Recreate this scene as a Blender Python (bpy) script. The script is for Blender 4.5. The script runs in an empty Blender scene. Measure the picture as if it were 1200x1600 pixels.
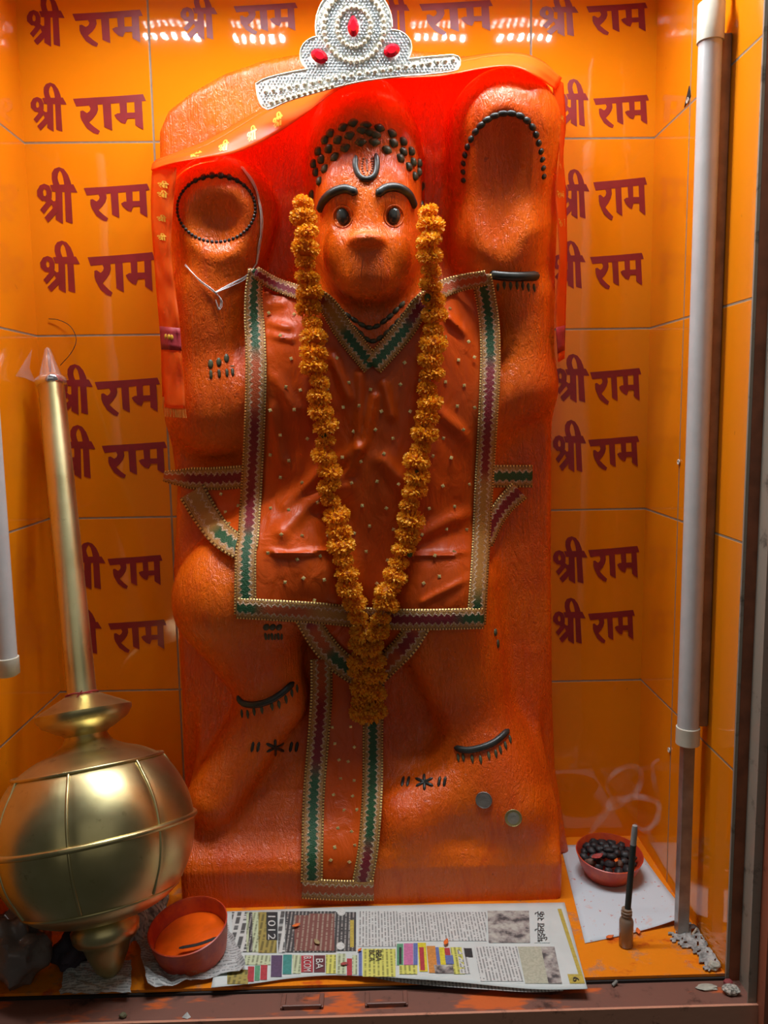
import bpy, math, random
import numpy as np
from mathutils import Vector, noise as mnoise

random.seed(7); rng = np.random.default_rng(7)
SC = bpy.context.scene
COL = SC.collection

# ------------------------------------------------------------------ camera
FPX = 1277.375
CAM = np.array([0.32998, -1.36887, 0.76014])
ROT = (1.4473, 0.0145, -0.0214)
cd = bpy.data.cameras.new('camera'); cam = bpy.data.objects.new('camera', cd); COL.objects.link(cam)
cam.location = CAM; cam.rotation_euler = ROT
cd.sensor_fit = 'AUTO'; cd.sensor_width = 36.0; cd.lens = FPX * 36.0 / 1600.0; cd.clip_start = 0.02
SC.camera = cam
MROT = np.array(cam.rotation_euler.to_matrix())

# ------------------------------------------------------------------ light
SC.view_settings.view_transform = 'Standard'; SC.view_settings.look = 'None'
SC.view_settings.gamma = 1.0; SC.view_settings.use_curve_mapping = False
SC.view_settings.exposure = 0.0
world = bpy.data.worlds.new('hall'); SC.world = world; world.use_nodes = True
bg = world.node_tree.nodes['Background']; bg.inputs[0].default_value = (0.80, 0.84, 0.80, 1); bg.inputs[1].default_value = 0.04

def area(name, loc, target, sx, sy, power, color=(1, 1, 1), spread=180):
    l = bpy.data.lights.new(name, 'AREA'); l.shape = 'RECTANGLE'; l.size = sx; l.size_y = sy
    l.energy = power; l.color = color; l.spread = math.radians(spread)
    o = bpy.data.objects.new(name, l); COL.objects.link(o); o.location = loc
    o.rotation_euler = (Vector(target) - Vector(loc)).to_track_quat('-Z', 'Y').to_euler()
    return o
LED_Z, LED_Y = 1.465, -0.258
for lx in (-0.02, 0.14, 0.31, 0.48, 0.64):
    for k in range(6):
        area('led_light', (lx - 0.045 + k * 0.018, LED_Y, LED_Z - 0.012), (lx - 0.045 + k * 0.018, LED_Y + 0.02, 0.4), 0.006, 0.022, 0.24, (0.93, 0.97, 1.0), 152)
area('hall_lamp', (0.28, -0.52, 2.2), (0.32, -0.42, 0.0), 0.8, 0.10, 15.0, (0.88, 0.96, 1.0))
area('front_fill', (0.7, -2.7, 1.35), (0.3, -0.2, 0.55), 2.6, 1.7, 3.2, (1.0, 0.97, 0.86))  # added soft fill from behind the camera, lifts front faces and brass reflections

# ------------------------------------------------------------------ geometry helpers
def ray(px, py):
    return MROT @ np.array([(px - 600) / FPX, -(py - 800) / FPX, -1.0])
def at(px, py, Y):                       # a point at depth Y
    d = ray(px, py); return CAM + d * ((Y - CAM[1]) / d[1])
def fl(px, py, Z=0.0):                   # a point on a horizontal plane
    d = ray(px, py); return CAM + d * ((Z - CAM[2]) / d[2])
def sx(px, py, X):                       # a point on a side wall
    d = ray(px, py); return CAM + d * ((X - CAM[0]) / d[0])
def m_at(px, py, Y):                     # metres per picture unit at that depth
    d = ray(px, py); return ((Y - CAM[1]) / d[1]) / FPX

WL = {}
def mesh(name, V, F, smooth=True):
    me = bpy.data.meshes.new(name)
    me.from_pydata([tuple(map(float, v)) for v in V], [], [tuple(int(i) for i in f) for f in F])
    if smooth: me.polygons.foreach_set('use_smooth', [True] * len(me.polygons))
    if smooth and len(V) < 60000: me.set_sharp_from_angle(angle=0.95)
    me.update(); return me
def obj(name, V, F, mat, parent=None, smooth=True, loc=None, label=None):
    base = np.array(WL[parent.name] if parent is not None else (loc if loc is not None else (0, 0, 0)), float)
    V = np.asarray(V, float) - base
    o = bpy.data.objects.new(name, mesh(name, V, F, smooth)); COL.objects.link(o)
    mats = mat if isinstance(mat, (list, tuple)) else [mat]
    for m in mats: o.data.materials.append(m)
    if parent is not None: o.parent = parent
    else: o.location = base
    WL[o.name] = base
    if label: o['label'] = label
    return o
def thing(name, label, cat, loc, group=None):
    o = bpy.data.objects.new(name, None); COL.objects.link(o); o.location = loc
    o.empty_display_size = 0.02
    WL[o.name] = np.array(loc, float); return tag(o, label, cat, group)
def tag(o, label, cat, group=None, kind=None):
    o['label'] = label; o['category'] = cat
    if group: o['group'] = group
    if kind: o['kind'] = kind
    return o
def struct(o, label=None):
    o['kind'] = 'structure'
    if label: o['label'] = label
    return o

class MB:
    def __init__(s): s.V = []; s.F = []; s.M = []
    def add(s, V, F, mi=0):
        b = len(s.V); s.V += [tuple(v) for v in V]; s.F += [tuple(i + b for i in f) for f in F]; s.M += [mi] * len(F); return s
    def make(s, name, mat, parent=None, smooth=True, loc=None, label=None):
        o = obj(name, s.V, s.F, mat, parent, smooth, loc, label)
        if len(o.data.materials) > 1: o.data.polygons.foreach_set('material_index', s.M)
        return o
def box(x0, x1, y0, y1, z0, z1):
    V = [(x, y, z) for x in (x0, x1) for y in (y0, y1) for z in (z0, z1)]
    return V, [(0, 1, 3, 2), (4, 6, 7, 5), (0, 4, 5, 1), (2, 3, 7, 6), (0, 2, 6, 4), (1, 5, 7, 3)]
def bevel(o, w, seg=2):
    m = o.modifiers.new('bevel', 'BEVEL'); m.width = w; m.segments = seg; m.limit_method = 'ANGLE'; return o
def frame_of(t):
    t = t / (np.linalg.norm(t) + 1e-12)
    a = np.array([0, 0, 1.0]) if abs(t[2]) < 0.9 else np.array([1.0, 0, 0])
    u = np.cross(a, t); u /= np.linalg.norm(u); return u, np.cross(t, u)
def tube(P, r, n=8, cap=True, flat=1.0):
    P = np.asarray(P, float); N = len(P); r = np.full(N, r, float) if np.isscalar(r) else np.asarray(r, float)
    T = np.gradient(P, axis=0); V = []; u = None
    for i in range(N):
        t = T[i] / (np.linalg.norm(T[i]) + 1e-12)
        if u is None: u, w = frame_of(t)
        else:
            u = u - t * np.dot(u, t); u /= np.linalg.norm(u) + 1e-12; w = np.cross(t, u)
        for k in range(n):
            a = 2 * math.pi * k / n; V.append(P[i] + r[i] * (math.cos(a) * u + flat * math.sin(a) * w))
    F = [(i * n + k, i * n + (k + 1) % n, (i + 1) * n + (k + 1) % n, (i + 1) * n + k) for i in range(N - 1) for k in range(n)]
    if cap: F += [tuple(range(n))[::-1], tuple((N - 1) * n + k for k in range(n))]
    return V, F
def lathe(prof, origin, axis=(0, 0, 1), n=48, rfun=None):
    axis = np.asarray(axis, float); axis /= np.linalg.norm(axis); u, w = frame_of(axis); V = []
    for s, r in prof:
        for k in range(n):
            a = 2 * math.pi * k / n; rr = r if rfun is None else rfun(s, r, a)
            V.append(np.asarray(origin) + axis * s + rr * (math.cos(a) * u + math.sin(a) * w))
    N = len(prof)
    F = [(i * n + k, i * n + (k + 1) % n, (i + 1) * n + (k + 1) % n, (i + 1) * n + k) for i in range(N - 1) for k in range(n)]
    F += [tuple(range(n))[::-1], tuple((N - 1) * n + k for k in range(n))]
    return V, F
def smoothpath(P, n):                    # Catmull-Rom through the points
    P = np.asarray(P, float); Q = np.vstack([2 * P[0] - P[1], P, 2 * P[-1] - P[-2]])
    L = np.concatenate([[0], np.cumsum(np.linalg.norm(np.diff(P, axis=0), axis=1))]); out = []
    for s in np.linspace(0, L[-1], n):
        i = min(np.searchsorted(L, s, side='right') - 1, len(P) - 2); t = (s - L[i]) / (L[i + 1] - L[i] + 1e-12)
        a, b, c, d = Q[i:i + 4]
        out.append(0.5 * (2 * b + (c - a) * t + (2 * a - 5 * b + 4 * c - d) * t * t + (3 * b - a - 3 * c + d) * t ** 3))
    return np.array(out)
def sheet(G):                            # G: rows x cols x 3
    R, C = G.shape[:2]
    return G.reshape(-1, 3), [(i * C + j, i * C + j + 1, (i + 1) * C + j + 1, (i + 1) * C + j) for i in range(R - 1) for j in range(C - 1)]
def ball(c, r, nu=8, nv=6):
    r = np.array([r, r, r]) if np.isscalar(r) else np.array(r); V = [np.array(c) + r * (0, 0, 1)]
    for i in range(1, nv):
        th = math.pi * i / nv
        for k in range(nu):
            a = 2 * math.pi * k / nu; V.append(np.array(c) + r * (math.sin(th) * math.cos(a), math.sin(th) * math.sin(a), math.cos(th)))
    V.append(np.array(c) - r * (0, 0, 1)); F = [(0, 1 + k, 1 + (k + 1) % nu) for k in range(nu)]
    for i in range(nv - 2):
        F += [(1 + i * nu + k, 1 + (i + 1) * nu + k, 1 + (i + 1) * nu + (k + 1) % nu, 1 + i * nu + (k + 1) % nu) for k in range(nu)]
    e = len(V) - 1; b = 1 + (nv - 2) * nu
    return V, F + [(e, b + (k + 1) % nu, b + k) for k in range(nu)]
def solid(o, t, off=0.0):
    m = o.modifiers.new('thickness', 'SOLIDIFY'); m.thickness = t; m.offset = off; return o
def inpoly(x, y, P):
    c = False; n = len(P)
    for i in range(n):
        x1, y1 = P[i]; x2, y2 = P[(i + 1) % n]
        if (y1 > y) != (y2 > y) and x < (x2 - x1) * (y - y1) / (y2 - y1) + x1: c = not c
    return c

# ------------------------------------------------------------------ material helpers
class NT:
    def __init__(s, name):
        s.m = bpy.data.materials.new(name); s.m.use_nodes = True; s.t = s.m.node_tree; s.b = s.t.nodes['Principled BSDF']
    def n(s, typ, **kw):
        nd = s.t.nodes.new(typ)
        for k, v in kw.items(): setattr(nd, k, v)
        return nd
    def l(s, a, b): s.t.links.new(a, b)
    def val(s, x, sock):
        if hasattr(x, 'node'): s.l(x, sock)
        else: sock.default_value = x
    def math(s, op, a, b=0.0, c=None, clamp=False):
        nd = s.n('ShaderNodeMath', operation=op, use_clamp=clamp); s.val(a, nd.inputs[0]); s.val(b, nd.inputs[1])
        if c is not None: s.val(c, nd.inputs[2])
        return nd.outputs[0]
    def mix(s, f, a, b):
        nd = s.n('ShaderNodeMix', data_type='RGBA'); s.val(f, nd.inputs[0])
        for x, i in ((a, 6), (b, 7)):
            if hasattr(x, 'node'): s.l(x, nd.inputs[i])
            else: nd.inputs[i].default_value = (*x, 1) if len(x) == 3 else x
        return nd.outputs[2]
    def noise(s, scale, detail=3, rough=0.5, vec=None, dist=0.0):
        nd = s.n('ShaderNodeTexNoise'); nd.inputs['Scale'].default_value = scale; nd.inputs['Detail'].default_value = detail
        nd.inputs['Roughness'].default_value = rough; nd.inputs['Distortion'].default_value = dist
        s.l(vec if vec is not None else s.coord(), nd.inputs['Vector']); return nd.outputs[0]
    def coord(s, k='Object'):
        if not hasattr(s, 'tc'): s.tc = s.n('ShaderNodeTexCoord')
        return s.tc.outputs[k]
    def xyz(s, v=None):
        nd = s.n('ShaderNodeSeparateXYZ'); s.l(v if v is not None else s.coord(), nd.inputs[0]); return nd.outputs
    def scale(s, v, sc):
        nd = s.n('ShaderNodeVectorMath', operation='MULTIPLY'); s.l(v, nd.inputs[0]); nd.inputs[1].default_value = sc; return nd.outputs[0]
    def step(s, x, a, b):
        nd = s.n('ShaderNodeMapRange', interpolation_type='SMOOTHSTEP'); s.val(x, nd.inputs[0])
        nd.inputs[1].default_value = a; nd.inputs[2].default_value = b; return nd.outputs[0]
    def bump(s, h, strength=0.3, dist=0.002):
        nd = s.n('ShaderNodeBump'); nd.inputs['Strength'].default_value = strength; nd.inputs['Distance'].default_value = dist
        s.l(h, nd.inputs['Height']); s.l(nd.outputs[0], s.b.inputs['Normal']); return nd
    def base(s, c): s.val(c if hasattr(c, 'node') else ((*c, 1) if len(c) == 3 else c), s.b.inputs['Base Color']); return s
    def set(s, **kw):
        for k, v in kw.items(): s.val(v, s.b.inputs[k.replace('_', ' ')])
        return s
def simple(name, c, rough=0.5, metal=0.0, var=0.25, nscale=40, bump=0.0, bscale=120, **kw):
    t = NT(name); n = t.noise(nscale)
    t.base(t.mix(t.step(n, 0.3, 0.7), tuple(x * (1 - var) for x in c), tuple(min(1, x * (1 + var * 0.6)) for x in c)))
    t.set(Roughness=rough, Metallic=metal, **kw)
    if bump: t.bump(t.noise(bscale, 4), bump, 0.001)
    return t.m

# ---- tile with grout along the given planes
TILE_C = (0.80, 0.235, 0.004)
def tile_material(name, ax, period, phase, extra):
    t = NT(name); X = t.xyz()
    def line(v, per, ph, w=0.0017):
        f = t.math('FRACT', t.math('ADD', t.math('DIVIDE', t.math('SUBTRACT', v, ph), per), 0.5))
        d = t.math('MULTIPLY', t.math('ABSOLUTE', t.math('SUBTRACT', f, 0.5)), per)
        return t.math('SUBTRACT', 1.0, t.step(d, w * 0.6, w * 1.25))
    g = t.math('MAXIMUM', line(X[2], 0.3003, 0.288), line(X[ax], period, phase))
    n1 = t.noise(3.0, 2); n2 = t.noise(60, 4)
    c = t.mix(n1, (0.84, 0.22, 0.003), (0.78, 0.26, 0.006))
    c = t.mix(t.math('MULTIPLY', t.step(n2, 0.72, 0.8), 0.5), c, (0.25, 0.08, 0.01))
    t.base(t.mix(g, c, t.mix(t.noise(90), (0.20, 0.13, 0.08), (0.36, 0.28, 0.19))))
    t.set(Roughness=t.math('ADD', t.math('MULTIPLY', g, 0.6), 0.05)); t.b.inputs['Specular IOR Level'].default_value = 0.5
    wav = t.math('ADD', t.math('MULTIPLY', t.noise(5.0, 1), 1.2), t.math('MULTIPLY', t.noise(26, 1), 0.10))
    t.bump(t.math('SUBTRACT', wav, t.math('MULTIPLY', g, 0.35)), 0.5, 0.004)
    return t.m
M_TILE_BACK = tile_material('orange_tile_back', 0, 0.6, 0.0, None)
M_TILE_RIGHT = tile_material('orange_tile_right', 1, 0.6, -0.146, None)
M_TILE_LEFT = tile_material('orange_tile_left', 1, 0.6, -0.52, None)
M_LETTER = simple('maroon_paint', (0.26, 0.018, 0.022), 0.35, var=0.12, nscale=30)

# ------------------------------------------------------------------ room shell
XL, XR, YF = -0.2042, 0.8005, -0.361
TOP = 1.50
wall_back = struct(obj('wall_back', *box(XL - 0.03, XR + 0.03, 0.0, 0.03, -0.02, TOP), M_TILE_BACK, smooth=False), 'orange tiled back wall with maroon lettering')
wall_left = struct(obj('wall_left', *box(XL - 0.03, XL, YF - 0.05, 0.0, -0.02, TOP), M_TILE_LEFT, smooth=False), 'orange tiled left side wall')
wall_right = struct(obj('wall_right', *box(XR, XR + 0.012, YF, 0.0, -0.02, TOP), M_TILE_RIGHT, smooth=False), 'orange tiled right side wall')
M_CEIL = simple('niche_ceiling', (0.55, 0.42, 0.33), 0.5)
struct(obj('ceiling', *box(XL - 0.03, XR + 0.03, YF - 0.02, 0.03, TOP, TOP + 0.03), M_CEIL, smooth=False), 'niche ceiling')

t = NT('orange_shelf_sheet'); X = t.xyz()
dirt = t.step(t.noise(28, 6, 0.7), 0.53, 0.66); red = t.step(t.noise(17, 5, 0.65, t.scale(t.coord(), (1, 1.7, 1))), 0.56, 0.68)
c = t.mix(t.noise(6), (0.80, 0.20, 0.006), (0.86, 0.27, 0.012))
c = t.mix(t.math('MULTIPLY', red, 0.75), c, (0.55, 0.05, 0.01)); c = t.mix(t.math('MULTIPLY', dirt, 0.55), c, (0.22, 0.16, 0.12))
t.base(c).set(Roughness=t.math('ADD', 0.3, t.math('MULTIPLY', dirt, 0.4))); t.bump(t.noise(140, 4), 0.25, 0.001)
M_FLOOR = t.m
floor = struct(obj('floor', *box(XL, XR, YF, 0.0, -0.004, 0.0), M_FLOOR, smooth=False), 'orange shelf sheet on the niche floor')

def metal_paint(name, c, splat):
    t = NT(name); n = t.step(t.noise(24, 6, 0.7), 0.55, 0.68); n2 = t.step(t.noise(9, 4, 0.6, t.scale(t.coord(), (1, 3, 3))), 0.54, 0.64)
    a = t.mix(n, c, tuple(0.35 * v for v in c)); a = t.mix(t.math('MULTIPLY', n2, splat), a, (0.75, 0.13, 0.01))
    t.base(a).set(Roughness=0.45); t.bump(t.noise(90, 4), 0.2, 0.001); return t.m
M_SILL = metal_paint('brown_sill_paint', (0.20, 0.085, 0.06), 0.75)
M_SILLF = metal_paint('brown_frame_paint', (0.60, 0.27, 0.17), 0.0)
M_POST = metal_paint('dark_brown_frame_paint', (0.34, 0.10, 0.05), 0.0)
M_EDGE = simple('brown_tile_edge', (0.26, 0.075, 0.03), 0.4)
M_STEEL = metal_paint('dull_steel', (0.30, 0.255, 0.20), 0.03)
M_DARK = simple('dark_gap', (0.02, 0.014, 0.012), 0.8)
struct(obj('trim_1', *box(XL - 0.15, XR + 0.03, -0.408, YF - 0.003, -0.030, -0.008), M_SILL, smooth=False), 'brown metal sill with orange powder')
struct(obj('trim_2', *box(XL - 0.15, XR + 0.25, -0.412, -0.4081, -0.16, -0.0072), M_SILLF, smooth=False), 'brown front face of the sill')
struct(obj('trim_3', *box(XL - 0.15, XR + 0.02, YF - 0.003, YF + 0.001, -0.03, -0.0005 - 0.004), M_DARK, smooth=False), 'dark gap under shelf edge')
b = MB(); b.add(*box(XR + 0.0, XR + 0.004, YF - 0.0035, YF - 0.0001, -0.008, TOP)); struct(b.make('trim_4', M_STEEL, smooth=False), 'grey edge strip on right wall end')
struct(obj('trim_5', *box(XR + 0.0042, XR + 0.018, YF - 0.004, YF + 0.02, -0.008, TOP), M_EDGE, smooth=False), 'brown end face of right wall tiles')
b = MB(); b.add(*box(XR + 0.0182, XR + 0.021, YF - 0.046, YF + 0.02, -0.008, TOP)); b.add(*box(XR + 0.010, XR + 0.0182, YF - 0.046, YF - 0.044, -0.008, TOP))
struct(b.make('trim_6', M_STEEL, smooth=False), 'worn grey steel channel at right edge')
b = MB(); b.add(*box(XR + 0.0215, XR + 0.12, YF - 0.066, YF + 0.02, -0.06, TOP)); struct(b.make('trim_7', M_POST, smooth=False), 'dark brown frame post at right edge')

# ---- painted lettering (two words per inscription), drawn as brush shapes
SHRI = [
    [(262, 882), (249, 830), (250, 785), (270, 752), (310, 739), (350, 753), (385, 797), (405, 845), (416, 884), (356, 884), (347, 830), (335, 790), (318, 766), (303, 790), (298, 820), (304, 850), (318, 884)],
    [(235, 880), (430, 875), (465, 940), (255, 932)],
    [(357, 925), (410, 925), (426, 1186), (368, 1168)],
    [(282, 925), (338, 925), (345, 1188), (284, 1152)],
    [(188, 870), (228, 886), (250, 930), (250, 984), (220, 1006), (196, 970), (206, 955), (204, 925), (188, 908)],
    [(188, 870), (188, 908), (176, 935), (182, 965), (205, 972), (224, 1004), (168, 1004), (130, 968), (127, 925), (150, 884)],
    [(185, 1000), (240, 985), (268, 1012), (250, 1030), (185, 1108), (154, 1074), (205, 1015)],
    [(225, 985), (262, 1010), (300, 1005), (300, 1095), (222, 1176), (190, 1136), (262, 1062), (250, 1030)],
]
RAM = [
    [(530, 885), (805, 866), (1078, 842), (1100, 905), (830, 930), (555, 957)],
    [(655, 945), (722, 940), (727, 985), (715, 1027), (660, 1000), (668, 975)],
    [(587, 1000), (606, 994), (640, 1018), (663, 998), (716, 1024), (690, 1066), (655, 1105), (600, 1090), (588, 1050)],
    [(600, 1088), (656, 1104), (700, 1150), (741, 1185), (728, 1216), (693, 1204), (640, 1160)],
    [(762, 930), (826, 925), (838, 1181), (775, 1146)],
    [(893, 918), (950, 914), (955, 1075), (940, 1118), (905, 1105), (870, 1070), (853, 1037), (880, 1020), (900, 1020)],
    [(945, 1016), (1022, 1013), (1022, 1066), (945, 1070)],
    [(1010, 905), (1068, 902), (1081, 1173), (1018, 1131)],
]
def word(polys, box_, place, mb, lift=None):
    P = np.array([q for p in polys for q in p], float); lo = P.min(0); hi = P.max(0); x0, x1, y0, y1 = box_
    for ip, p in enumerate(polys):
        V = [place(x0 + (x1 - x0) * (q[0] - lo[0]) / (hi[0] - lo[0]), y0 + (y1 - y0) * (q[1] - lo[1]) / (hi[1] - lo[1])) for q in p]
        n = len(V); V = [np.array(v) + (np.array(lift) * ip if lift is not None else 0) for v in V]; mb.add(V, [tuple(range(n))])
INS = [
    ((42, 101, -8, 73), (113, 223, 15, 73), 'top left corner tile'), ((48, 104, 129, 206), (114, 228, 147, 210), 'second line at left'),
    ((58, 121, 261, 350), (131, 234, 287, 346), 'third line at left'), ((63, 125, 376, 458), (137, 242, 394, 463), 'fourth line at left'),
    ((83, 145, 569, 648), (148, 250, 590, 650), 'just below the mace tip'), ((88, 149, 664, 748), (159, 261, 690, 747), 'beside the upper mace shaft'),
    ((104, 165, 847, 921), (168, 254, 867, 920), 'beside the lower mace shaft'), ((98, 159, 950, 1022), (169, 260, 968, 1020), 'lowest line at left'),
    ((282, 340, -10, 62), (365, 465, 4, 54), 'left of the pearl crown'), ((588, 640, -14, 55), (655, 770, 0, 55), 'right of the pearl crown'),
    ((843, 904, -10, 57), (916, 1012, 4, 55), 'top right tile'), ((868, 920, 123, 198), (927, 1014, 148, 200), 'second line at right'),
    ((869, 921, 264, 342), (927, 1011, 277, 344), 'third line at right'), ((863, 915, 376, 451), (922, 1006, 395, 452), 'fourth line at right'),
    ((865, 921, 553, 629), (922, 1002, 575, 632), 'fifth line at right'), ((864, 916, 656, 738), (919, 999, 681, 735), 'sixth line at right'),
    ((864, 918, 838, 912), (919, 999, 853, 909), 'seventh line at right'), ((864, 915, 934, 1006), (919, 992, 953, 1005), 'lowest line at right')]
for k, (a, c_, where) in enumerate(INS):
    mb = MB()
    word(SHRI, a, lambda x, y: at(x, y, -0.0005), mb, (0, -0.00007, 0)); word(RAM, c_, lambda x, y: at(x, y, -0.0005), mb, (0, -0.00007, 0))
    mb.make('painted_lettering', M_LETTER, wall_back, False, label='maroon Hindi lettering, ' + where)

# ------------------------------------------------------------------ the statue: one carved body
H = 0.004
GX = np.arange(-0.06, 0.70, H, dtype=np.float32); GY = np.arange(-0.268, 0.012, H, dtype=np.float32); GZ = np.arange(-0.012, 1.40, H, dtype=np.float32)
PX, PY, PZ = np.meshgrid(GX, GY, GZ, indexing='ij', sparse=True)
def smin(a, b, k):
    h = np.maximum(k - np.abs(a - b), 0) / k; return np.minimum(a, b) - h * h * k * 0.25
def sd_ell(px, py, Y, rx, ry, rd):
    c = at(px, py, Y); s = m_at(px, py, Y); r = np.array([rx * s, rd, ry * s], np.float32)
    dx, dy, dz = PX - np.float32(c[0]), PY - np.float32(c[1]), PZ - np.float32(c[2])
    k0 = np.sqrt((dx / r[0]) ** 2 + (dy / r[1]) ** 2 + (dz / r[2]) ** 2); k1 = np.sqrt((dx / r[0] ** 2) ** 2 + (dy / r[1] ** 2) ** 2 + (dz / r[2] ** 2) ** 2)
    return k0 * (k0 - 1) / (k1 + 1e-6)
def sd_cap(a, b, flat=1.0):
    A = at(*a[:3]); B = at(*b[:3]); ra = a[3] * m_at(*a[:3]); rb = b[3] * m_at(*b[:3])
    d = (B - A) * np.array([1, flat, 1]); L = float(d @ d)
    dx, dy, dz = PX - np.float32(A[0]), (PY - np.float32(A[1])) * np.float32(flat), PZ - np.float32(A[2])
    t = np.clip((dx * np.float32(d[0]) + dy * np.float32(d[1]) + dz * np.float32(d[2])) / np.float32(L), 0, 1)
    return np.sqrt((dx - t * np.float32(d[0])) ** 2 + (dy - t * np.float32(d[1])) ** 2 + (dz - t * np.float32(d[2])) ** 2) - (np.float32(ra) + t * np.float32(rb - ra))
def sd_poly(U, W, P):                    # signed distance to a polygon in two of the axes
    P = np.asarray(P, np.float32); d = np.full(np.broadcast(U, W).shape, 1e9, np.float32); s = np.ones_like(d)
    for i in range(len(P)):
        a, b_ = P[i], P[i - 1]; e = b_ - a; wx, wy = U - a[0], W - a[1]
        q = np.clip((wx * e[0] + wy * e[1]) / (e @ e), 0, 1); d = np.minimum(d, (wx - q * e[0]) ** 2 + (wy - q * e[1]) ** 2)
        c1 = (W >= a[1]); c2 = (W < b_[1]); c3 = (e[0] * wy > e[1] * wx)
        s = np.where((c1 & c2 & c3) | (~c1 & ~c2 & ~c3), -s, s)
    return s * np.sqrt(d)
SLAB = [(248, 205), (262, 172), (300, 142), (350, 114), (410, 93), (480, 80), (560, 74), (640, 76), (720, 84), (800, 98), (848, 122), (868, 170), (872, 300), (866, 500),
        (863, 640), (862, 900), (864, 1100), (868, 1200), (884, 1300), (890, 1345), (282, 1345), (288, 1230), (284, 1100), (276, 960), (270, 890), (274, 820), (276, 760), (268, 700), (262, 640), (256, 500), (250, 350)]
poly = [tuple(at(x, y, -0.05)[[0, 2]]) for x, y in SLAB]
poly = [(x, -0.004 if y > 1340 else z) for (x, z), (_, y) in zip(poly, SLAB)]
d2 = sd_poly(PX, PZ, poly) + 0.016
dy = np.abs(PY + 0.028) - (0.030 - 0.016)
S = np.minimum(np.maximum(d2, dy), 0) + np.sqrt(np.maximum(d2, 0) ** 2 + np.maximum(dy, 0) ** 2) - 0.016
# plinth with a sloping top
xa, xb = fl(284, 1418)[0], fl(880, 1408)[0]
prof = [(0.01, -0.004), (-0.184, -0.004), (-0.186, 0.060), (-0.179, 0.074), (-0.148, 0.104), (-0.108, 0.152), (-0.074, 0.245), (-0.05, 0.36), (0.01, 0.40)]
d2 = sd_poly(PY, PZ, prof) + 0.010
wob = 0.012 * np.clip((PZ - 0.10) / 0.12, 0, 1)
dx = np.abs(PX - (xa + xb) / 2) - ((xb - xa) / 2 - 0.010 - wob)
S = smin(S, np.minimum(np.maximum(d2, dx), 0) + np.sqrt(np.maximum(d2, 0) ** 2 + np.maximum(dx, 0) ** 2) - 0.010, 0.02)
BODY = [
    (sd_ell, (575, 690, -0.045, 185, 270, 0.088), 0.05), (sd_ell, (575, 560, -0.045, 180, 120, 0.075), 0.05),
    (sd_cap, ((325, 470, -0.068, 58), (322, 640, -0.062, 60)), 0.03), (sd_cap, ((345, 640, -0.065, 55), (460, 600, -0.075, 55)), 0.05),
    (sd_ell, (345, 335, -0.080, 86, 88, 0.062), 0.02), (sd_cap, ((345, 400, -0.075, 62), (330, 500, -0.065, 50)), 0.03),
    (sd_cap, ((788, 203, -0.086, 87), (778, 385, -0.036, 78)), 0.02), (sd_cap, ((782, 380, -0.075, 72), (805, 455, -0.062, 48)), 0.03),
    (sd_cap, ((812, 470, -0.062, 48), (818, 600, -0.056, 46)), 0.02), (sd_cap, ((812, 610, -0.055, 45), (740, 640, -0.060, 50)), 0.04),
    (sd_ell, (569, 258, -0.082, 92, 130, 0.080), 0.02), (sd_ell, (575, 372, -0.088, 86, 112, 0.088), 0.03), (sd_ell, (575, 408, -0.150, 56, 46, 0.038), 0.04),
    (sd_ell, (573, 377, -0.183, 29, 13, 0.027), 0.008), (sd_ell, (574, 345, -0.168, 18, 40, 0.014), 0.02), (sd_ell, (576, 436, -0.160, 40, 26, 0.030), 0.02),
    (sd_ell, (572, 300, -0.150, 62, 40, 0.020), 0.03),
    (sd_cap, ((455, 890, -0.080, 92), (372, 930, -0.088, 96)), 0.03), (sd_cap, ((372, 940, -0.088, 96), (425, 1080, -0.086, 52)), 0.02),
    (sd_cap, ((428, 1095, -0.088, 46), (335, 1245, -0.128, 42)), 0.03),
    (sd_cap, ((685, 930, -0.060, 92), (745, 1130, -0.082, 52)), 0.03), (sd_cap, ((755, 1165, -0.090, 50), (800, 1262, -0.135, 55)), 0.05),
    (sd_cap, ((770, 1200, -0.10, 50), (640, 1275, -0.140, 45)), 0.06),
    (sd_ell, (580, 900, -0.03, 180, 120, 0.07), 0.05),
]
for fn, args, k in BODY:
    S = smin(S, fn(*args).astype(np.float32), k)
for px, py in ((536, 339), (615, 338)):  # eye hollows
    S = -smin(-S, sd_ell(px, py, -0.182, 19, 20, 0.016).astype(np.float32), 0.012)
S = -smin(-S, sd_ell(338, 345, -0.160, 60, 54, 0.040).astype(np.float32), 0.012)     # dished faces of the two raised lumps
S = -smin(-S, sd_ell(786, 318, -0.172, 58, 136, 0.046).astype(np.float32), 0.016)
S = -smin(-S, sd_cap((552, 408, -0.201, 4), (598, 408, -0.201, 4)).astype(np.float32), 0.006)   # mouth line

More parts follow.
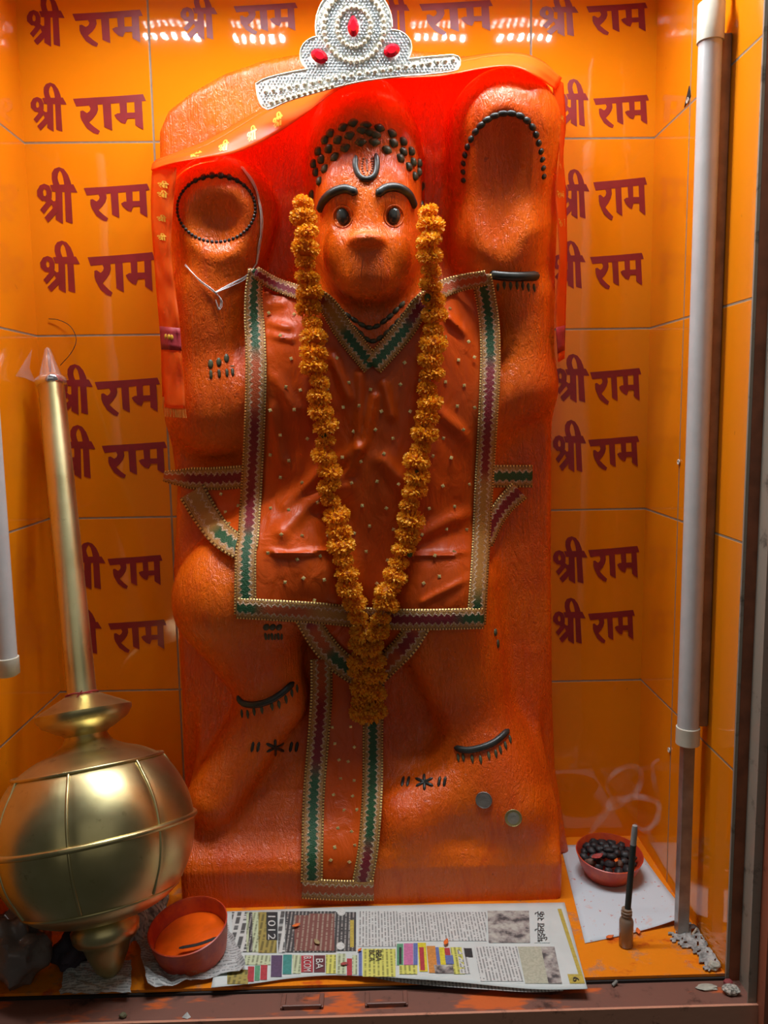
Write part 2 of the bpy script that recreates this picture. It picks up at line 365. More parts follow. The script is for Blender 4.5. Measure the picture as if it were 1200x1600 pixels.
def surface_nets(S, org, h):
    ins = S < 0; nx, ny, nz = S.shape
    cnt = sum(ins[i:nx - 1 + i, j:ny - 1 + j, k:nz - 1 + k].astype(np.int8) for i in (0, 1) for j in (0, 1) for k in (0, 1))
    I, J, K = np.nonzero((cnt > 0) & (cnt < 8)); idx = np.full(cnt.shape, -1, np.int32); idx[I, J, K] = np.arange(len(I))
    acc = np.zeros((len(I), 3)); num = np.zeros(len(I)); C = [(i, j, k) for i in (0, 1) for j in (0, 1) for k in (0, 1)]
    for a in range(8):
        for b in range(a + 1, 8):
            A, B = np.array(C[a]), np.array(C[b])
            if np.abs(A - B).sum() != 1: continue
            sa = S[I + A[0], J + A[1], K + A[2]]; sb = S[I + B[0], J + B[1], K + B[2]]; m = (sa < 0) != (sb < 0)
            t = sa / np.where(m, sa - sb, 1); acc += np.where(m[:, None], A + t[:, None] * (B - A), 0); num += m
    V = (np.stack([I, J, K], 1) + acc / num[:, None]) * h + np.array(org); F = []
    for ax in range(3):
        sl0 = [slice(None)] * 3; sl1 = [slice(None)] * 3; sl0[ax] = slice(0, -1); sl1[ax] = slice(1, None)
        ch = ins[tuple(sl0)] != ins[tuple(sl1)]; q = np.array(np.nonzero(ch)).T; o1, o2 = (ax + 1) % 3, (ax + 2) % 3
        q = q[(q[:, o1] > 0) & (q[:, o2] > 0) & (q[:, o1] < S.shape[o1] - 1) & (q[:, o2] < S.shape[o2] - 1)]
        def cell(d1, d2):
            c = q.copy(); c[:, o1] -= d1; c[:, o2] -= d2; return idx[c[:, 0], c[:, 1], c[:, 2]]
        quad = np.stack([cell(1, 1), cell(0, 1), cell(0, 0), cell(1, 0)], 1)
        flip = ~ins[q[:, 0], q[:, 1], q[:, 2]]; quad[flip] = quad[flip][:, ::-1]; F.append(quad)
    return V, np.vstack(F)
SV, SF = surface_nets(S, (GX[0], GY[0], GZ[0]), H)

# front height of the body, used by everything that lies on it
insd = S < 0; first = np.argmax(insd, axis=1); hit = insd.any(axis=1); f0 = np.maximum(first - 1, 0)
ii, kk = np.meshgrid(np.arange(len(GX)), np.arange(len(GZ)), indexing='ij')
s0, s1 = S[ii, f0, kk], S[ii, first, kk]; tt = np.clip(s0 / np.where(np.abs(s0 - s1) < 1e-9, 1, s0 - s1), 0, 1)
HT = np.where(hit, GY[0] + (f0 + tt) * H, 0.0)
del S, insd
def blur(A, n):
    for _ in range(2):
        for ax in (0, 1):
            P_ = np.pad(A, [(n, n) if a == ax else (0, 0) for a in (0, 1)], mode='edge'); c = np.cumsum(P_, axis=ax)
            c = np.insert(c, 0, 0, axis=ax); L = A.shape[ax]; sl = [slice(None)] * 2; sm = list(sl); sl[ax] = slice(2 * n + 1, 2 * n + 1 + L); sm[ax] = slice(0, L)
            A = (c[tuple(sl)] - c[tuple(sm)]) / (2 * n + 1)
    return A
def minf(A, n):
    B = A.copy()
    for _ in range(n):
        P_ = np.pad(B, 1, mode='edge'); B = np.minimum.reduce([P_[1:-1, 1:-1], P_[:-2, 1:-1], P_[2:, 1:-1], P_[1:-1, :-2], P_[1:-1, 2:]])
    return B
HC = blur(minf(HT, 5), 4)                # hanging cloth bridges the hollows
def look(Hm, x, z):
    fx = min(max((x - GX[0]) / H, 0), len(GX) - 1.001); fz = min(max((z - GZ[0]) / H, 0), len(GZ) - 1.001)
    i, k = int(fx), int(fz); a, b = fx - i, fz - k
    return (Hm[i, k] * (1 - a) + Hm[i + 1, k] * a) * (1 - b) + (Hm[i, k + 1] * (1 - a) + Hm[i + 1, k + 1] * a) * b
def on(px, py, off=0.0, Hm=None):
    Hm = HT if Hm is None else Hm; Y = -0.12
    for _ in range(9):
        P = at(px, py, Y); Y = 0.45 * Y + 0.55 * (look(Hm, P[0], P[2]) - off)
    return at(px, py, Y)
def nrm(P):
    e = 0.006; gx = (look(HT, P[0] + e, P[2]) - look(HT, P[0] - e, P[2])) / (2 * e); gz = (look(HT, P[0], P[2] + e) - look(HT, P[0], P[2] - e)) / (2 * e)
    n = np.array([gx, -1, gz]); return n / np.linalg.norm(n)

# paint
t = NT('vermilion_paint'); co = t.coord(); X = t.xyz()
fine = t.noise(90, 6, 0.65, t.scale(co, (1, 1, 0.55)), 0.6); mid = t.noise(24, 5, 0.6, t.scale(co, (1.5, 1, 0.5)), 0.8); big = t.noise(6, 3)
c = t.mix(t.step(big, 0.3, 0.7), (0.72, 0.085, 0.004), (0.86, 0.145, 0.004)); c = t.mix(t.math('MULTIPLY', t.step(mid, 0.52, 0.72), 0.5), c, (0.62, 0.055, 0.004))
spots = t.step(t.noise(55, 2), 0.74, 0.78); c = t.mix(t.math('MULTIPLY', spots, 0.5), c, (0.25, 0.025, 0.008))
t.base(c).set(Roughness=t.math('ADD', 0.16, t.math('MULTIPLY', mid, 0.26)))
rg = t.math('ABSOLUTE', t.math('SUBTRACT', t.noise(44, 4, 0.6, t.scale(co, (1.4, 1, 0.22)), 0.9), 0.5)); rg2 = t.math('ABSOLUTE', t.math('SUBTRACT', t.noise(130, 3, 0.6, t.scale(co, (1, 1, 0.7)), 1.0), 0.5))
t.bump(t.math('ADD', t.math('ADD', t.math('MULTIPLY', t.step(rg, 0.0, 0.10), 0.40), t.math('MULTIPLY', t.step(rg2, 0.0, 0.12), 0.22)), t.math('ADD', t.math('MULTIPLY', fine, 0.45), t.math('MULTIPLY', mid, 0.9))), 0.42, 0.0045)
M_BODY = t.m
M_BLACK = simple('dark_grey_paint', (0.028, 0.030, 0.026), 0.38, var=0.4, bump=0.3)
M_BLACK2 = simple('dark_green_grey_paint', (0.080, 0.085, 0.045), 0.42, var=0.5, bump=0.3)
M_EYE = simple('glossy_eye_paint', (0.05, 0.052, 0.046), 0.18, var=0.3)
M_RIM = simple('dull_orange_rim', (0.45, 0.07, 0.02), 0.35)

st = thing('shrine_statue', 'orange painted relief statue of a standing monkey faced deity on a slab', 'statue', (0.33, -0.09, 0.0))
body = obj('body', SV, SF, M_BODY, st)
def lay(pts, rad, n=24, off=0.0, flat=0.8, taper=0.0, sides=8):
    P = smoothpath(np.array(pts, float), n); Q = np.array([on(x, y, off) for x, y in P])
    s = m_at(P[0][0], P[0][1], Q[0][1]); u = np.linspace(0, 1, n)
    r = rad * s * (1 - taper * u) * np.clip(np.minimum(u, 1 - u) * 12 + 0.35, 0, 1)
    return tube(Q, r, sides)
def stud(px, py, rx, ry, proud=0.55, ang=0.0, pointed=False, nu=10, nv=8):
    P = on(px, py); n = nrm(P); s = m_at(px, py, P[1]); x_ = np.array([1, 0, 0]) - n * n[0]; x_ /= np.linalg.norm(x_); z_ = np.cross(x_, n)
    if z_[2] < 0: z_ = -z_
    ca, sa = math.cos(ang), math.sin(ang); xx, zz = ca * x_ + sa * z_, -sa * x_ + ca * z_
    V, F = ball((0, 0, 0), 1.0, nu, nv); out = []
    for v in V:
        a, b_, c_ = v
        if pointed: a *= (1 - 0.55 * max(0.0, -c_))
        out.append(P + xx * a * rx * s + zz * c_ * ry * s + n * b_ * -1 * proud * min(rx, ry) * s)
    return out, F
for pts in ([(499, 331), (506, 314), (520, 301), (540, 295), (558, 302)], [(588, 305), (603, 294), (622, 293), (638, 303), (648, 325)]):
    obj('eyebrow', *lay(pts, 7.0, 20, 0.001, 0.9), M_BLACK, st)
for px, py in ((536, 339), (615, 338)):
    e = obj('eye', *stud(px, py, 10.8, 13.8, 0.75, 0.25 if px < 570 else -0.2), M_EYE, st)
    pts = [(px + 15 * math.cos(a), py + 17 * math.sin(a)) for a in np.linspace(0, 2 * math.pi, 26)]
    obj('eye_rim', *lay(pts, 2.2, 32, -0.0006), M_BODY, e)
obj('forehead_mark', *lay([(556, 243), (555, 258), (559, 271), (567, 279), (578, 279), (586, 272), (589, 258), (588, 240)], 4.6, 30, 0.0015), M_BLACK, st, label='dark raised U shaped forehead mark')
b = MB()
for pts in ([(568, 248), (566, 262), (570, 274)], [(581, 248), (582, 262), (577, 273)], [(573, 250), (574, 266)]):
    for x, y in smoothpath(pts, 8): b.add(*stud(x, y, 1.9, 1.9, 0.8, nu=6, nv=4))
b.make('mark_dots', simple('dull_red_dots', (0.35, 0.10, 0.05), 0.4), st)
PET = [(478, 310), (540, 358), (410, 340), (455, 395), (325, 380), (375, 425), (425, 478), (290, 425), (315, 485), (245, 500), (265, 555), (355, 540), (215, 585), (230, 640), (290, 618), (255, 700), (565, 325),
       (655, 345), (630, 392), (622, 440), (740, 380), (750, 445), (705, 492), (815, 435), (815, 505), (795, 548), (868, 500), (880, 575), (850, 605), (920, 580), (918, 640), (890, 668), (935, 735), (205, 790), (530, 440), (590, 372), (935, 860)]
for i, (x, y) in enumerate(PET):
    px, py = 440 + x / 4.286, 120 + y / 4.286; side = (px - 572) / 95.0
    obj('hair_petal', *stud(px, py, 9.6 - 2.5 * abs(side), 6.6 + 1.6 * abs(side), 0.75, -side * 0.9, True), M_BLACK2, st)
b = MB()
for k in range(56):
    a = 2 * math.pi * k / 56; top = max(0, -math.sin(a)) ** 3
    b.add(*stud(338 + 61 * math.cos(a), 326 + 52 * math.sin(a), 3.2 + 3.0 * top * (k % 2), 2.8 + 2.6 * top * (k % 2), 0.9, a, nu=7, nv=5))
b.make('ring_of_studs', M_BLACK, st, label='dark beaded ring on the left hand lump')
b = MB()
for k, (x, y) in enumerate(smoothpath([(724, 282), (724, 255), (731, 228), (745, 203), (765, 185), (790, 177), (815, 182), (833, 200), (843, 228), (848, 252), (850, 276)], 21)):
    tp = max(0, 1 - abs(k - 10) / 8.0); b.add(*stud(x, y, 4.2 + 5.5 * tp, 5.5 - 0.8 * tp, 0.8, (k - 10) * -0.14, nu=8, nv=6))
b.make('arch_of_studs', M_BLACK, st, label='dark beaded arch on the right raised lump')
for nm, band, leaves, rad in (('bangle', [(765, 428), (785, 431), (812, 432), (842, 431)], [(778, 449), (788, 446), (798, 447), (808, 446), (817, 447), (826, 449), (835, 450)], 7.5),
                   ('anklet', [(371, 1087), (379, 1098), (396, 1101), (418, 1096), (440, 1083), (459, 1066)], [(378, 1115), (387, 1116), (397, 1112), (409, 1109), (425, 1104), (436, 1101), (447, 1093), (456, 1083), (464, 1076)], 5.5),
                   ('anklet', [(710, 1168), (730, 1172), (755, 1167), (776, 1157), (795, 1140)], [(716, 1184), (724, 1184), (738, 1186), (751, 1187), (764, 1181), (775, 1178), (782, 1172), (790, 1165), (797, 1155)], 5.5)):
    o = obj(nm, *lay(band, rad, 22, 0.001), M_BLACK, st)
    for k, (x, y) in enumerate(leaves): obj('leaf', *stud(x, y, 2.8, 7.2, 0.8, 0.12, True, 8, 6), M_BLACK2, o)
for nm, pts, cnt in (('necklace', [(508, 470), (535, 496), (560, 518), (580, 533), (602, 522), (628, 495), (655, 464)], 17), ('necklace', [(522, 478), (548, 496), (577, 512), (600, 502), (628, 476)], 11)):
    b = MB(); P = smoothpath(pts, cnt)
    for k in range(cnt):
        d = P[min(k + 1, cnt - 1)] - P[max(k - 1, 0)]; b.add(*stud(P[k][0], P[k][1], 7.5, 4.0, 0.9, -math.atan2(d[1], d[0]), nu=8, nv=6))
    b.make(nm, M_BLACK2, st)
b = MB()
for k, x in enumerate((329, 342, 354, 363)):
    b.add(*stud(x, (569, 566, 560, 572)[k], 4.2, 7.5 if k < 3 else 1, 0.6)); b.add(*lay([(x, 578 - k), (x + 1, 592 - k * 1.5)], 2.6, 6))
b.make('finger_marks', M_BLACK2, st, label='green grey fingernail marks on left arm')
b = MB()
for x in (416, 426, 436): b.add(*stud(x, 980, 5.5, 6, 0.5)); b.add(*lay([(x - 2, 989), (x, 1000)], 2.4, 6)); b.add(*lay([(x + 4, 990), (x + 4, 1000)], 2.0, 6))
b.make('finger_marks', M_BLACK2, st, label='green grey nail marks on left knee')
b = MB(); b.add(*stud(774, 988, 5, 6, 0.6)); b.add(*stud(778, 1006, 4.2, 7, 0.6)); b.make('finger_marks', M_BLACK2, st, label='two dark nail marks on right knee')
def mark(cx, cy, s=1.0):
    b = MB()
    for dx_ in (-36, -27, 24, 33): b.add(*lay([(cx + dx_ * s + 2, cy - 9), (cx + dx_ * s - 1, cy + 7)], 2.6, 6))
    for a in range(6):
        an = a * math.pi / 3 + 0.5; b.add(*lay([(cx, cy), (cx + 16 * math.cos(an), cy + 13 * math.sin(an))], 2.6, 6))
    b.make('foot_mark', M_BLACK, st, label='dark painted star between double strokes')
mark(430, 1168, 1.0); mark(663, 1222, 0.95)

# ------------------------------------------------------------------ garments
def trim_material():
    t = NT('gold_thread_trim'); uv = t.n('ShaderNodeUVMap').outputs[0]; U = t.xyz(uv); at_ = t.n('ShaderNodeVertexColor', layer_name='thread')
    tri = t.math('ABSOLUTE', t.math('SUBTRACT', t.math('FRACT', t.math('MULTIPLY', U[0], 3.4)), 0.5))
    w = t.math('ABSOLUTE', t.math('ADD', t.math('ADD', t.math('SUBTRACT', U[1], 0.5), t.math('MULTIPLY', t.math('SUBTRACT', t.noise(330, 2), 0.5), 0.22)), t.math('MULTIPLY', t.math('SUBTRACT', tri, 0.25), 0.26)))
    n = t.step(t.noise(520, 3), 0.35, 0.65); n2 = t.step(t.noise(800, 2), 0.3, 0.7)
    gold = t.mix(n2, (0.22, 0.08, 0.015), (0.62, 0.33, 0.09)); pale = t.mix(n, (0.36, 0.15, 0.06), (0.72, 0.56, 0.38))
    c = t.mix(t.step(w, 0.20, 0.17), pale, at_.outputs[0]); c = t.mix(t.step(w, 0.26, 0.29), c, gold)
    e = t.math('ABSOLUTE', t.math('SUBTRACT', U[1], 0.5)); dots = t.math('ABSOLUTE', t.math('SUBTRACT', t.math('FRACT', t.math('MULTIPLY', U[0], 7.0)), 0.5))
    bead = t.math('MULTIPLY', t.step(e, 0.41, 0.43), t.step(dots, 0.32, 0.22)); c = t.mix(t.step(e, 0.39, 0.41), c, (0.16, 0.05, 0.01)); c = t.mix(bead, c, (0.95, 0.72, 0.25))
    t.base(c).set(Roughness=0.42, Metallic=t.math('MULTIPLY', bead, 0.6))
    t.bump(t.math('ADD', t.math('MULTIPLY', n, 0.5), t.math('ADD', bead, t.step(w, 0.26, 0.2))), 0.7, 0.0012); return t.m
M_TRIM = trim_material()
def satin(name, c1, c2, rough=0.36):
    t = NT(name); n = t.noise(38, 3, 0.5, t.scale(t.coord(), (1, 1, 0.5)), 0.8)
    t.base(t.mix(t.noise(9), c1, c2)).set(Roughness=rough, Specular_IOR_Level=0.3); t.bump(t.math('ADD', n, t.math('MULTIPLY', t.noise(700, 1), 0.05)), 0.55, 0.006); return t.m
M_SATIN = satin('orange_red_satin', (0.56, 0.062, 0.003), (0.66, 0.095, 0.004))
t = NT('gold_sequin'); t.base((0.90, 0.70, 0.28)).set(Metallic=0.45, Roughness=0.25); M_SEQ = t.m
GR, MA, GO, OR = (0.015, 0.085, 0.030), (0.22, 0.010, 0.022), (0.42, 0.20, 0.04), (0.50, 0.09, 0.02)
def ribbon(name, pts, width, cols, parent, off=0.004, Hm=None, ends=None, offs=None):
    pts = np.array(pts, float); L = np.linalg.norm(np.diff(pts, axis=0), axis=1).sum(); n = max(6, int(L / 7))
    P = smoothpath(pts, n); T = np.gradient(P, axis=0); T /= np.linalg.norm(T, axis=1)[:, None]; N = np.stack([-T[:, 1], T[:, 0]], 1)
    W = np.interp(np.linspace(0, 1, n), np.linspace(0, 1, len(np.atleast_1d(width))), np.atleast_1d(width)) if not np.isscalar(width) else np.full(n, width)
    m = 7; G = np.zeros((n, m, 3)); Q = np.zeros((n, m, 2))
    for i in range(n):
        for j in range(m):
            v = j / (m - 1) - 0.5; q = P[i] + N[i] * W[i] * v; Q[i, j] = q; G[i, j] = on(q[0], q[1], off + 0.0012 * (1 - (2 * v) ** 4), HC if Hm is None else Hm)
    V, F = sheet(G); o = obj(name, V, F, M_TRIM, parent); me = o.data
    uvl = me.uv_layers.new(name='UVMap'); ca = me.color_attributes.new('thread', 'FLOAT_COLOR', 'POINT'); cs = np.array(cols, float)
    u_at = np.concatenate([[0], np.cumsum(np.linalg.norm(np.diff(P, axis=0), axis=1))]) / np.mean(W)
    for lp in me.loops:
        i, j = divmod(lp.vertex_index, m); uvl.data[lp.index].uv = (u_at[i], j / (m - 1))
    for i in range(n):
        u = i / (n - 1) * (len(cs) - 1); a = int(min(u, len(cs) - 2)); f = min(1, max(0, (u - a - 0.35) / 0.3)); c = cs[a] * (1 - f) + cs[a + 1] * f
        for j in range(m): ca.data[i * m + j].color = (*c, 1)
    solid(o, 0.0012, 0); return o
def ridge(x, y, pts, w):
    d = 1e9
    for (x1, y1), (x2, y2) in zip(pts[:-1], pts[1:]):
        L = (x2 - x1) ** 2 + (y2 - y1) ** 2; t_ = min(1, max(0, ((x - x1) * (x2 - x1) + (y - y1) * (y2 - y1)) / L)); d = min(d, (x - x1 - t_ * (x2 - x1)) ** 2 + (y - y1 - t_ * (y2 - y1)) ** 2)
    return math.exp(-d / (w * w))
FOLDS = [([(562, 585), (562, 640), (556, 700)], 5, 4), ([(586, 620), (570, 690), (545, 735), (510, 765)], 6, 6), ([(600, 600), (612, 650)], 6, 4), ([(540, 760), (480, 790), (440, 830)], 12, 7),
         ([(560, 700), (500, 740), (445, 790)], 9, 5), ([(400, 858), (450, 866), (530, 858)], 4, 5), ([(640, 866), (700, 868), (750, 858)], 4, 5), ([(650, 840), (700, 815), (745, 800)], 10, 6), ([(700, 495), (728, 520), (750, 560)], 6, 6),
         ([(405, 500), (450, 512)], 6, 4), ([(402, 520), (455, 530)], 5, 4), ([(405, 480), (440, 474)], 6, 3), ([(520, 560), (545, 620)], 7, 5), ([(680, 640), (740, 690)], 9, 5), ([(600, 720), (640, 760)], 12, 5), ([(420, 640), (440, 720)], 10, 4),
         ([(660, 940), (740, 900)], 5, 3), ([(430, 590), (460, 640)], 9, 4)]
def foldamt(x, y):
    f = sum(a * 0.0015 * ridge(x, y, p, w) for p, w, a in FOLDS)
    return f + 0.0035 * mnoise.noise(Vector((x * 0.020, y * 0.010, 1.3))) + 0.0015 * mnoise.noise(Vector((x * 0.06, y * 0.03, 5.3)))
def panel(name, P, parent, off=0.003, step=5, folds=True, mat=None, Hm=None):
    xs = [p[0] for p in P]; ys = [p[1] for p in P]; nx = int((max(xs) - min(xs)) / step) + 1; ny = int((max(ys) - min(ys)) / step) + 1
    idx = {}; V = []; F = []
    def vid(i, j):
        if (i, j) not in idx:
            x, y = min(xs) + i * step, min(ys) + j * step; idx[(i, j)] = len(V)
            V.append(on(x, y, off + (foldamt(x, y) * min(1, max(0, (x - 410) / 25)) * min(1, max(0, (740 - x) / 22)) if folds else 0), HC if Hm is None else Hm))
        return idx[(i, j)]
    for i in range(nx):
        for j in range(ny):
            if inpoly(min(xs) + (i + 0.5) * step, min(ys) + (j + 0.5) * step, P): F.append((vid(i, j), vid(i + 1, j), vid(i + 1, j + 1), vid(i, j + 1)))
    o = obj(name, V, F, mat or M_SATIN, parent); solid(o, 0.001, 0); return o
def sequin(px, py, parent, off):
    P = on(px, py, off, HC); s = 0.0031; a = random.uniform(0, 1.6); tx, tz = random.uniform(-0.5, 0.5), random.uniform(-0.5, 0.5)
    u = np.array([math.cos(a), tx * 0.5, math.sin(a)]) * s; w = np.array([-math.sin(a), tz * 0.5, math.cos(a)]) * s; n = np.array([0, -0.0005, 0])
    V = [P + u + n, P + w + n, P - u + n, P - w + n, P + u * 1.1 - n, P + w * 1.1 - n, P - u * 1.1 - n, P - w * 1.1 - n, P + n * 2.2]
    obj('sequin', V, [(0, 1, 8), (1, 2, 8), (2, 3, 8), (3, 0, 8), (0, 4, 5, 1), (1, 5, 6, 2), (2, 6, 7, 3), (3, 7, 4, 0)], M_SEQ, parent, False)

dh = thing('loincloth', 'orange satin loincloth with gold trim hanging below the vest', 'loincloth', tuple(on(540, 1100, 0.01)))
panel('hip_panel', [(300, 755), (390, 755), (390, 870), (350, 850), (322, 800)], dh, 0.002, folds=False)
panel('hip_panel', [(762, 758), (820, 758), (790, 790), (762, 840)], dh, 0.002, folds=False)
panel('front_panel', [(475, 960), (660, 965), (620, 1030), (580, 1065), (520, 1040)], dh, 0.002, folds=False)
panel('hanging_panel', [(500, 1030), (595, 1030), (588, 1230), (580, 1392), (480, 1390), (488, 1230)], dh, 0.003, folds=False)
ribbon('waist_trim', [(256, 744), (278, 746), (330, 748), (392, 744)], [16, 34, 36, 36], [OR, MA, MA], dh, 0.004)
ribbon('waist_trim', [(760, 744), (800, 744), (832, 744)], 35, [GR, GR], dh, 0.004)
ribbon('hip_trim', [(300, 768), (322, 805), (348, 838), (392, 866)], [44, 42, 40, 38], [GO, GO, GR, GR], dh, 0.0055)
ribbon('hip_trim', [(812, 766), (788, 790), (772, 815), (758, 850)], [34, 30, 28, 24], [MA, MA, MA], dh, 0.0055)
ribbon('front_trim', [(478, 962), (500, 1000), (528, 1032), (566, 1058)], 38, [MA, OR, GR, GR], dh, 0.006)
ribbon('front_trim', [(658, 970), (635, 1006), (606, 1036), (578, 1062)], 38, [OR, MA, OR, OR], dh, 0.006)
ribbon('hanging_trim', [(502, 1030), (502, 1090), (497, 1160), (490, 1250), (487, 1380)], 34, [OR, MA, GR, GR], dh, 0.0055)
ribbon('hanging_trim', [(586, 1020), (583, 1130), (582, 1230), (576, 1320), (566, 1380)], 32, [GR, GR, GR, MA], dh, 0.0055)
ribbon('hanging_trim', [(472, 1388), (530, 1391), (584, 1391)], 32, [OR, OR], dh, 0.0062)
for k, y in enumerate(range(1140, 1370, 26)):
    for j in range(2): sequin(522 + 28 * j + random.uniform(-8, 8) + (k % 2) * 8, y + random.uniform(-5, 5), dh, 0.0045)
for x, y in ((352, 800), (358, 818), (372, 790), (366, 842), (345, 772), (378, 825)): sequin(x, y, dh, 0.004)

vest = thing('satin_vest', 'orange red satin vest with gold embroidered border and sequins on the statue', 'vest', tuple(on(575, 700, 0.01)))
VP = [(400, 455), (455, 462), (505, 470), (540, 520), (582, 565), (630, 515), (660, 470), (745, 440), (765, 470), (772, 560), (762, 700), (752, 850), (750, 972), (380, 952), (388, 840), (400, 700), (402, 560)]
panel('cloth_panel', VP, vest, 0.006, 4)
ribbon('side_trim', [(400, 420), (396, 470), (400, 560), (398, 660), (393, 760), (388, 840), (384, 866), (383, 960)], [24, 32, 33, 33, 33, 33, 35], [GR, GR, OR, MA, MA, GR, GR], vest, 0.010)
ribbon('side_trim', [(752, 430), (764, 500), (766, 570), (762, 660), (756, 760), (751, 860), (744, 975)], [32, 32, 32, 30, 29, 28, 30], [GR, GR, MA, MA, GO, GO, GR], vest, 0.010)
ribbon('hem_trim', [(370, 950), (420, 953), (500, 958), (580, 966), (660, 968), (756, 966)], 33, [GR, OR, GO, MA, MA, GR], vest, 0.011)
ribbon('neck_trim', [(398, 425), (430, 444), (470, 458), (505, 470), (540, 520), (582, 572)], [20, 22, 24, 32, 34, 34], [MA, MA, MA, GO, GR, GR], vest, 0.011)
ribbon('neck_trim', [(582, 572), (630, 518), (660, 475), (700, 448), (760, 434)], [34, 34, 32, 28, 24], [GR, GR, MA, OR, OR], vest, 0.0115)
cnt = 0; used = []
for r in range(14):
    for cc in range(11):
        x = 422 + cc * 36 + (r % 2) * 18 + random.uniform(-7, 7); y = 488 + r * 38 + random.uniform(-8, 8)
        if inpoly(x, y, [(420, 480), (490, 485), (575, 600), (590, 600), (680, 485), (735, 475), (745, 560), (735, 850), (728, 945), (405, 938), (412, 700)]) and cnt < 98:
            sequin(x, y, vest, 0.0078 + foldamt(x, y)); cnt += 1

# ------------------------------------------------------------------ marigold garland
def marigold(seed):
    r_ = random.Random(seed); V, F = ball((0, 0, 0), (0.80, 0.80, 0.50), 10, 7); V = list(V); F = list(F); M = [1] * len(F)
    for k in range(330):
        z = r_.uniform(-0.85, 0.98); a = r_.uniform(0, 2 * math.pi); rr = math.sqrt(max(0, 1 - z * z)); n = np.array([rr * math.cos(a), rr * math.sin(a), z * 0.62])
        d = n / np.linalg.norm(n); u, w = frame_of(d); an = r_.uniform(0, 6.28); e = math.cos(an) * u + math.sin(an) * w; f = np.cross(d, e)
        wd, h0 = r_.uniform(0.06, 0.11), r_.uniform(0.18, 0.34); p = n * 0.78; b_ = len(V)
        bend = f * r_.uniform(-0.12, 0.12)
        V += [p - e * wd * 0.5, p + e * wd * 0.5, p + d * h0 * 0.6 + e * wd + bend * 0.5, p + d * h0 * 0.6 - e * wd + bend * 0.5, p + d * h0 + e * wd * 0.75 + bend * 1.6, p + d * (h0 * 1.12) + bend * 2.2, p + d * h0 - e * wd * 0.75 + bend * 1.6]
        F += [(b_, b_ + 1, b_ + 2, b_ + 3), (b_ + 3, b_ + 2, b_ + 4, b_ + 5, b_ + 6)]; M += [0, 0]
    return V, F, M
def petal_mat(name, a, b_):
    t = NT(name); oi = t.n('ShaderNodeObjectInfo'); c = t.mix(t.noise(2.5, 2), a, b_); c = t.mix(t.math('MULTIPLY', oi.outputs['Random'], 0.35), c, tuple(v * 0.75 for v in a))
    t.base(c).set(Roughness=0.6); tr = t.n('ShaderNodeBsdfTranslucent'); t.l(c, tr.inputs[0]); mx = t.n('ShaderNodeMixShader'); mx.inputs[0].default_value = 0.35
    t.l(t.b.outputs[0], mx.inputs[1]); t.l(tr.outputs[0], mx.inputs[2]); t.l(mx.outputs[0], t.t.nodes['Material Output'].inputs[0]); return t.m
M_PET = petal_mat('marigold_petals', (1.0, 0.43, 0.012), (1.0, 0.60, 0.03)); M_PETC = petal_mat('marigold_core', (0.75, 0.22, 0.004), (0.80, 0.26, 0.006))
M_GREEN = simple('green_calyx', (0.06, 0.09, 0.02), 0.6)
LP_ = [(471, 318), (474, 348), (478, 388), (480, 420), (483, 455), (486, 490), (490, 525), (492, 555), (495, 590), (500, 630), (508, 668), (507, 705), (514, 745), (518, 780), (525, 815), (530, 850), (541, 885), (548, 915), (553, 940), (563, 975), (572, 1010)]
RP_ = [(672, 330), (673, 360), (673, 400), (672, 440), (675, 478), (677, 515), (674, 550), (671, 605), (667, 640), (662, 690), (653, 725), (651, 760), (643, 785), (637, 830), (634, 858), (622, 885), (610, 910), (604, 940), (592, 978), (578, 1010)]
TP_ = [(562, 1008), (590, 985), (560, 1034), (584, 1030), (562, 1052), (585, 1056), (566, 1072), (584, 1082), (566, 1096), (588, 1108), (563, 1112), (576, 1118)]
gar = thing('marigold_garland', 'orange marigold flower garland hung around the statue neck to a tail', 'garland', tuple(on(575, 1060, 0.02)))
protos = []
for sdd in range(4):
    V, F, M = marigold(sdd); me = mesh('marigold', V, F, False); me.materials.append(M_PET); me.materials.append(M_PETC); me.polygons.foreach_set('material_index', M); protos.append(me)
HG = blur(minf(HT, 8), 6)
def flower(px, py, size, off):
    P = on(px, py, off, HG); o = bpy.data.objects.new('marigold', random.choice(protos)); COL.objects.link(o); o.parent = gar
    o.location = P - WL[gar.name]; s = size * m_at(px, py, P[1]); o.scale = (s, s, s * random.uniform(0.95, 1.15))
    o.rotation_euler = (random.uniform(-0.35, 0.35), random.uniform(-0.35, 0.35), random.uniform(0, 6.28)); return P
threads = []
for path, n in ((LP_, 31), (RP_, 31)):
    P = smoothpath(path, n); pts = []
    for k, (x, y) in enumerate(P): pts.append(flower(x + random.uniform(-4, 4), y, random.uniform(18.0, 21.5) if (k % 4) else 15.5, 0.026))
    threads.append(pts)
for x, y in TP_: flower(x, y, random.uniform(16.5, 20), 0.022)
b = MB()
for pts in threads: b.add(*tube(smoothpath(pts, 60), 0.0012, 5))
b.add(*tube([on(664, 285, 0.008), on(665, 318, 0.016), threads[1][0]], 0.0006, 4)); b.make('string', simple('cotton_string', (0.55, 0.35, 0.18), 0.8), gar)
for x, y in ((668, 465), (672, 490), (567, 985), (505, 680), (650, 740), (640, 865)): obj('leaf', *ball(on(x, y, 0.030, HG), (0.005, 0.004, 0.006)), M_GREEN, gar)

